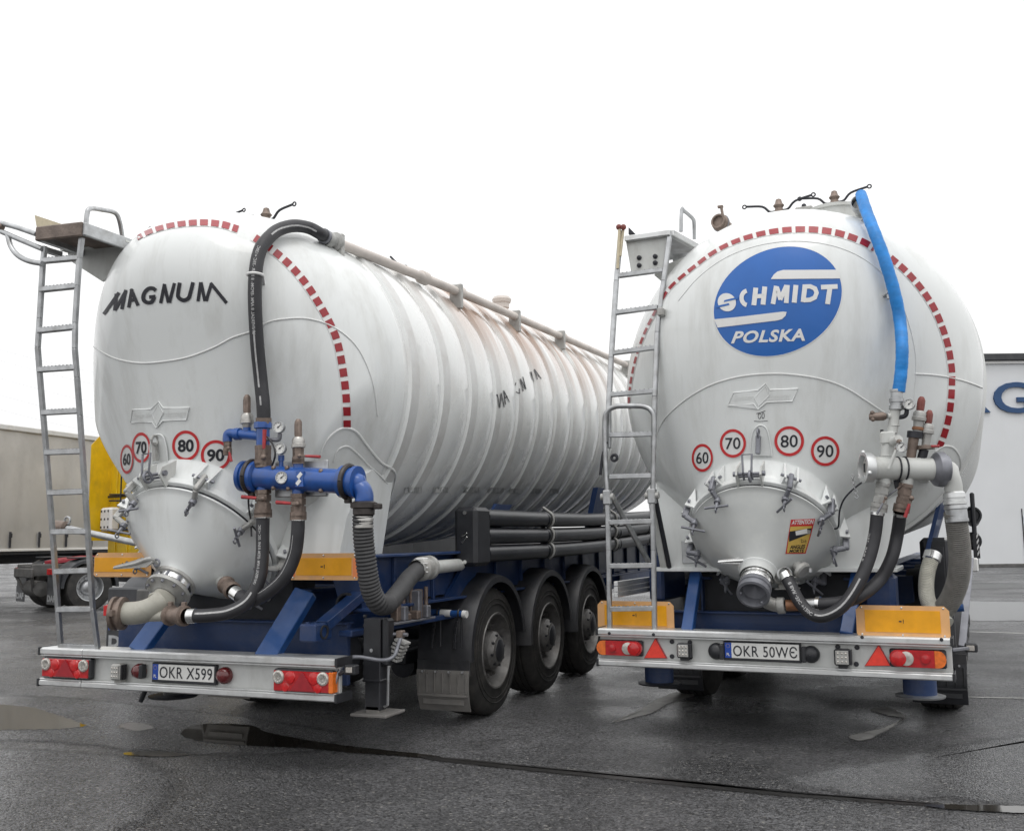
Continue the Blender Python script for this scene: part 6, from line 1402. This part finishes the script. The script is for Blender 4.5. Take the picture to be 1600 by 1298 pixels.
    for s in (-1, 1): cb.prism([(1.24*s, y0-.5, 1.5), (1.24*s, y0+.02, 1.5), (1.24*s, y0+.02, 4.1), (1.24*s, y0-.25, 4.1), (1.24*s, y0-.5, 3.8)], (-.03*s, 0, 0), 0)
    for x in (-.8, -.1, .6): cb.boxb(x-.03, x+.03, y0-.03, y0, 1.1, 3.7, 0, .01)
    co = cb.build('cab', cabmat, t)
    d = MB()
    for z in (2.55, 1.75): d.boxb(-1.15, 1.15, y0-.09, y0-.04, z-.03, z+.03, 0, .006)
    for z in (2.6, 2.45): d.cyl((-.95, y0-.12, z), (.9, y0-.10, z-.06), .02, 0, 8)
    d.cyl((-.3, y0-.12, 3.4), (-.3, y0-.12, 1.7), .02, 0, 8); d.boxb(-1.2, 1.2, y0-.1, y0-.01, 1.08, 1.2, 0, .01); d.boxb(-1.1, 1.1, y0-.2, y0, .55, 1.06, 0, .02)
    d.build('rear_bracket', M['ink'], co)
    if fifth:
        j = MB(); j.boxb(-1.05, -.42, y0-.30, y0-.06, 1.72, 2.28, 0, .05)
        for i in range(3):
            for k in range(3): j.boxb(-.98+i*.2, -.96+i*.2+.04, y0-.31, y0-.298, 1.79+k*.19, 1.81+k*.19+.03, 1, .004)
        j.build('plastic_box', [M['white'], M['ink']], co)
    if plate_txt:
        p = MB(); p.boxb(-1.20, -.70, .24, .25, .42, .54, 0, .003); p.boxb(-1.20, -1.155, .237, .241, .422, .538, 1, .001); put_text(p, plate_txt, quad_fn((-1.14, .238, .525), (-.72, .238, .525), (-.72, .238, .435), (-1.14, .238, .435)), 2, bold=.01); p.build('number_plate', [M['plate'], M['eu_blue'], M['ink']], t)
    return t
fwd = Vector((CF.x, CF.y, 0)).normalized(); rgt = Vector((CR.x, CR.y, 0)).normalized()
c = at_depth(36, 930, 21.5); hd = fwd*math.cos(R_(46))+rgt*math.sin(R_(46))
tractor(c, math.atan2(-hd.x, hd.y), M['yellow'], 'yellow tractor unit with a white box on the back of its cab')
c = at_depth(162, 960, 11.6)
tractor(Vector((c.x+1.05, c.y, 0)), 0, M['truck_dark'], 'charcoal tractor unit whose mudguard shows behind the blue frame strut', 'DAF', 'OKR 6H21', 3.4, False, .20)
# curtain-sided trailer
A, B = at_depth(0, 700, 24.0), at_depth(136, 700, 26.8); dv = Vector((B.x-A.x, B.y-A.y, 0)); L0 = dv.length; dv.normalize(); ang = math.atan2(dv.y, dv.x)
ct = thing('curtain_trailer', 'long grey curtain-sided trailer parked behind the yellow tractor unit', 'trailer', None, (A.x, A.y, 0), ang)
zt, zb = 4.34, 1.32; x0, x1 = -6.5, L0+4.5
mb = MB(); n = 240; vs = []
for i in range(n+1):
    x = x0+(x1-x0)*i/n
    for j in range(9):
        z = zb+(zt-.12-zb)*j/8
        vs.append((x, -.035*math.sin(math.pi*j/8)*(1+.3*math.sin(x*1.3+j))+.03*math.sin(x*6+1.6*math.sin(x*2.1))*(.3+.7*math.sin(math.pi*j/8)), z))
mb.add(vs, [[i*9+j, (i+1)*9+j, (i+1)*9+j+1, i*9+j+1] for i in range(n) for j in range(8)], 0, True)
mb.build('curtain', M['curtain'], ct)
mb = MB(); mb.boxb(x0, x1, .06, 2.5, zb, zt-.02, 0, .02); mb.boxb(x0, x1, -.06, 2.52, zt-.14, zt, 1, .02); mb.boxb(x0, x1, -.04, .06, zb-.06, zb, 2, .01); mb.boxb(x0, x1, .0, 2.5, zb-.14, zb-.07, 3, .01)
mb.build('trailer_body', [M['curtain'], M['hoop'], M['white'], M['dark']], ct)
bk = MB()
for i in range(18):
    x = x0+.4+i*.93; s = bk; s.boxb(x-.03, x+.03, -.055, -.03, zb+.03, zb+.42, 0, .006); s.boxb(x-.045, x+.045, -.065, -.05, zb+.28, zb+.38, 0, .006)
bk.build('curtain_buckle', M['ink'], ct)['kind'] = 'stuff'
mb = MB()
for x in (x0+2, x0+3.3): mb.boxb(x, x+.1, .8, 1.8, .5, 1.2, 0, .01)
mb.boxb(x0, x1, .75, .9, .95, 1.2, 0, .01); mb.boxb(x0, x1, 1.6, 1.75, .95, 1.2, 0, .01); mb.boxb(3.5, 5.2, .1, .7, .5, 1.05, 0, .05); mb.build('chassis_frame', M['dark'], ct)
for i in range(3): small_wheel(ct, 0, 0, 1).location = (x0+1.5+1.31*i, .32, .5); 
for o in [q for q in ct.children if q.name.startswith('wheel')]: o.rotation_euler = (0, 0, R_(-90))
# warehouse on the right
c0 = at_depth(1600, 887, 41.0); bw = thing('warehouse', 'white warehouse with a dark roof edge and large blue letters', 'building', None, (c0.x, c0.y, 0), math.atan2(rgt.y, rgt.x))
M['wall'] = mat('white_cladding', (.67, .685, .70), .55, noise=.03, nscale=.6, dirt=(.60, .61, .61), dirt_amt=.5, dirt_scale=(.4, .4, .08))
def on_wall(px, py): r = ray_dir(px, py); return CAM_O+r*((c0-CAM_O).dot(fwd)/r.dot(fwd))
def bz(py, px=1600): return on_wall(px, py).z
ztop = bz(553); mb = MB(); mb.boxb(-8, 30, 0, 18, -.2, ztop-.35, 0, .01)
for x in (-5.2, 5.3, 10.6): mb.boxb(x-.008, x+.008, -.012, .0, .0, ztop-.4, 1, 0)
mb.build('wall', [M['wall'], M['hoop']], bw)
mb = MB(); mb.boxb(-8.2, 30.2, -.25, 18.2, ztop-.30, ztop, 0, .03); mb.boxb(-8.1, 30.1, -.12, .0, ztop-.42, ztop-.302, 1, .01); mb.build('roof_edge', [M['truck_dark'], M['white']], bw)
mb = MB(); mb.boxb(.1, .9, -.05, .0, 0, 2.1, 0, .01); mb.boxb(.06, .09, -.04, 0, 0, 2.4, 1, .005); mb.build('door', [M['wall'], M['ink']], bw)
mb = MB(); mb.boxb(-8, 30, -.04, 0, .0, .14, 0, .01); mb.build('plinth', M['chassis_grey'], bw)
M['sign_blue'] = mat('sign_letter_blue', (.018, .065, .17), .5, noise=.06, nscale=4)
def letter(ch, px0, px1, py0, py1):
    a, b = on_wall(px0, py1), on_wall(px1, py0); X0 = (a-c0).dot(rgt); X1 = (b-c0).dot(rgt); mb = MB()
    v, f, asp = text2d(ch, bold=.012)
    P = [Vector((X0+(X1-X0)*x, -.10, a.z+(b.z-a.z)*y)) for x, y in v]; mb.add(P, f, 0)
    bm = bmesh.new(); vv = [bm.verts.new(p) for p in P]
    for q in f:
        try: bm.faces.new([vv[i] for i in q])
        except ValueError: pass
    r = bmesh.ops.extrude_face_region(bm, geom=list(bm.faces)); bmesh.ops.translate(bm, vec=(0, .10, 0), verts=[e for e in r['geom'] if isinstance(e, bmesh.types.BMVert)])
    bmesh.ops.recalc_face_normals(bm, faces=bm.faces); me = bpy.data.meshes.new('letter'); bm.to_mesh(me); bm.free(); me.materials.append(M['sign_blue'])
    o = bpy.data.objects.new('letter', me); COL.objects.link(o); o.parent = bw
letter('G', 1553, 1609, 597, 646); letter('R', 1498, 1543, 598, 645)
# bare tree behind the curtain trailer
M['bark'] = mat('grey_bark', (.20, .18, .165), .85, noise=.2, nscale=6)
tp = at_depth(19, 700, 75); tr = thing('bare_tree', 'leafless tree top just above the grey curtain trailer', 'tree', None, (tp.x, tp.y, 0))
rt = random.Random(5); tk = MB(); cr = MB(); tk.tube([(0, 0, -.1), (.05, 0, 3), (-.05, .1, 6), (0, 0, 8.4)], .16, 8, 0, 3, rf=lambda i, t: .17-.11*t); tk.build('trunk', M['bark'], tr)
def branch(p, d, L, r, lv):
    P = [p]; q = p.copy(); dd = d.copy()
    for i in range(4): dd = (dd+Vector((rt.uniform(-.25, .25), rt.uniform(-.25, .25), rt.uniform(-.02, .25)))).normalized(); q = q+dd*L/4; P.append(q.copy())
    cr.tube(P, r, 5, 0, 1, rf=lambda i, t: r*(1-.7*t))
    if lv:
        for i in range(1, 5):
            for _ in range(2):
                e = (dd+Vector((rt.uniform(-.9, .9), rt.uniform(-.9, .9), rt.uniform(-.1, .6)))).normalized(); branch(P[i], e, L*.55, r*.5, lv-1)
for i in range(10):
    a = rt.uniform(0, 6.28); branch(Vector((0, 0, 5.2+.33*i)), Vector((math.cos(a)*.6, math.sin(a)*.6, .9)).normalized(), 1.7-.09*i, .045, 2)
cr.build('crown', M['bark'], tr)
# overhead cables
M['cable'] = mat('pale_cable', (.6, .61, .63), .6)
for i, (ya, yb_, w) in enumerate(((540, 552, 'topmost'), (556, 573, 'second from the top'), (583, 603, 'middle'), (610, 626, 'second lowest'), (633, 646, 'lowest'))):
    a, b = at_depth(-60, ya-10, 85), at_depth(330, yb_+58, 85); mb = MB(); P = [a.lerp(b, k/12)-Vector((0, 0, .5*math.sin(math.pi*k/12))) for k in range(13)]; mb.tube(P, .011, 5, 0)
    tag(mb.build('power_line', M['cable']), '%s of the thin overhead cables crossing the sky at left' % w, 'power line', 'overhead power lines')
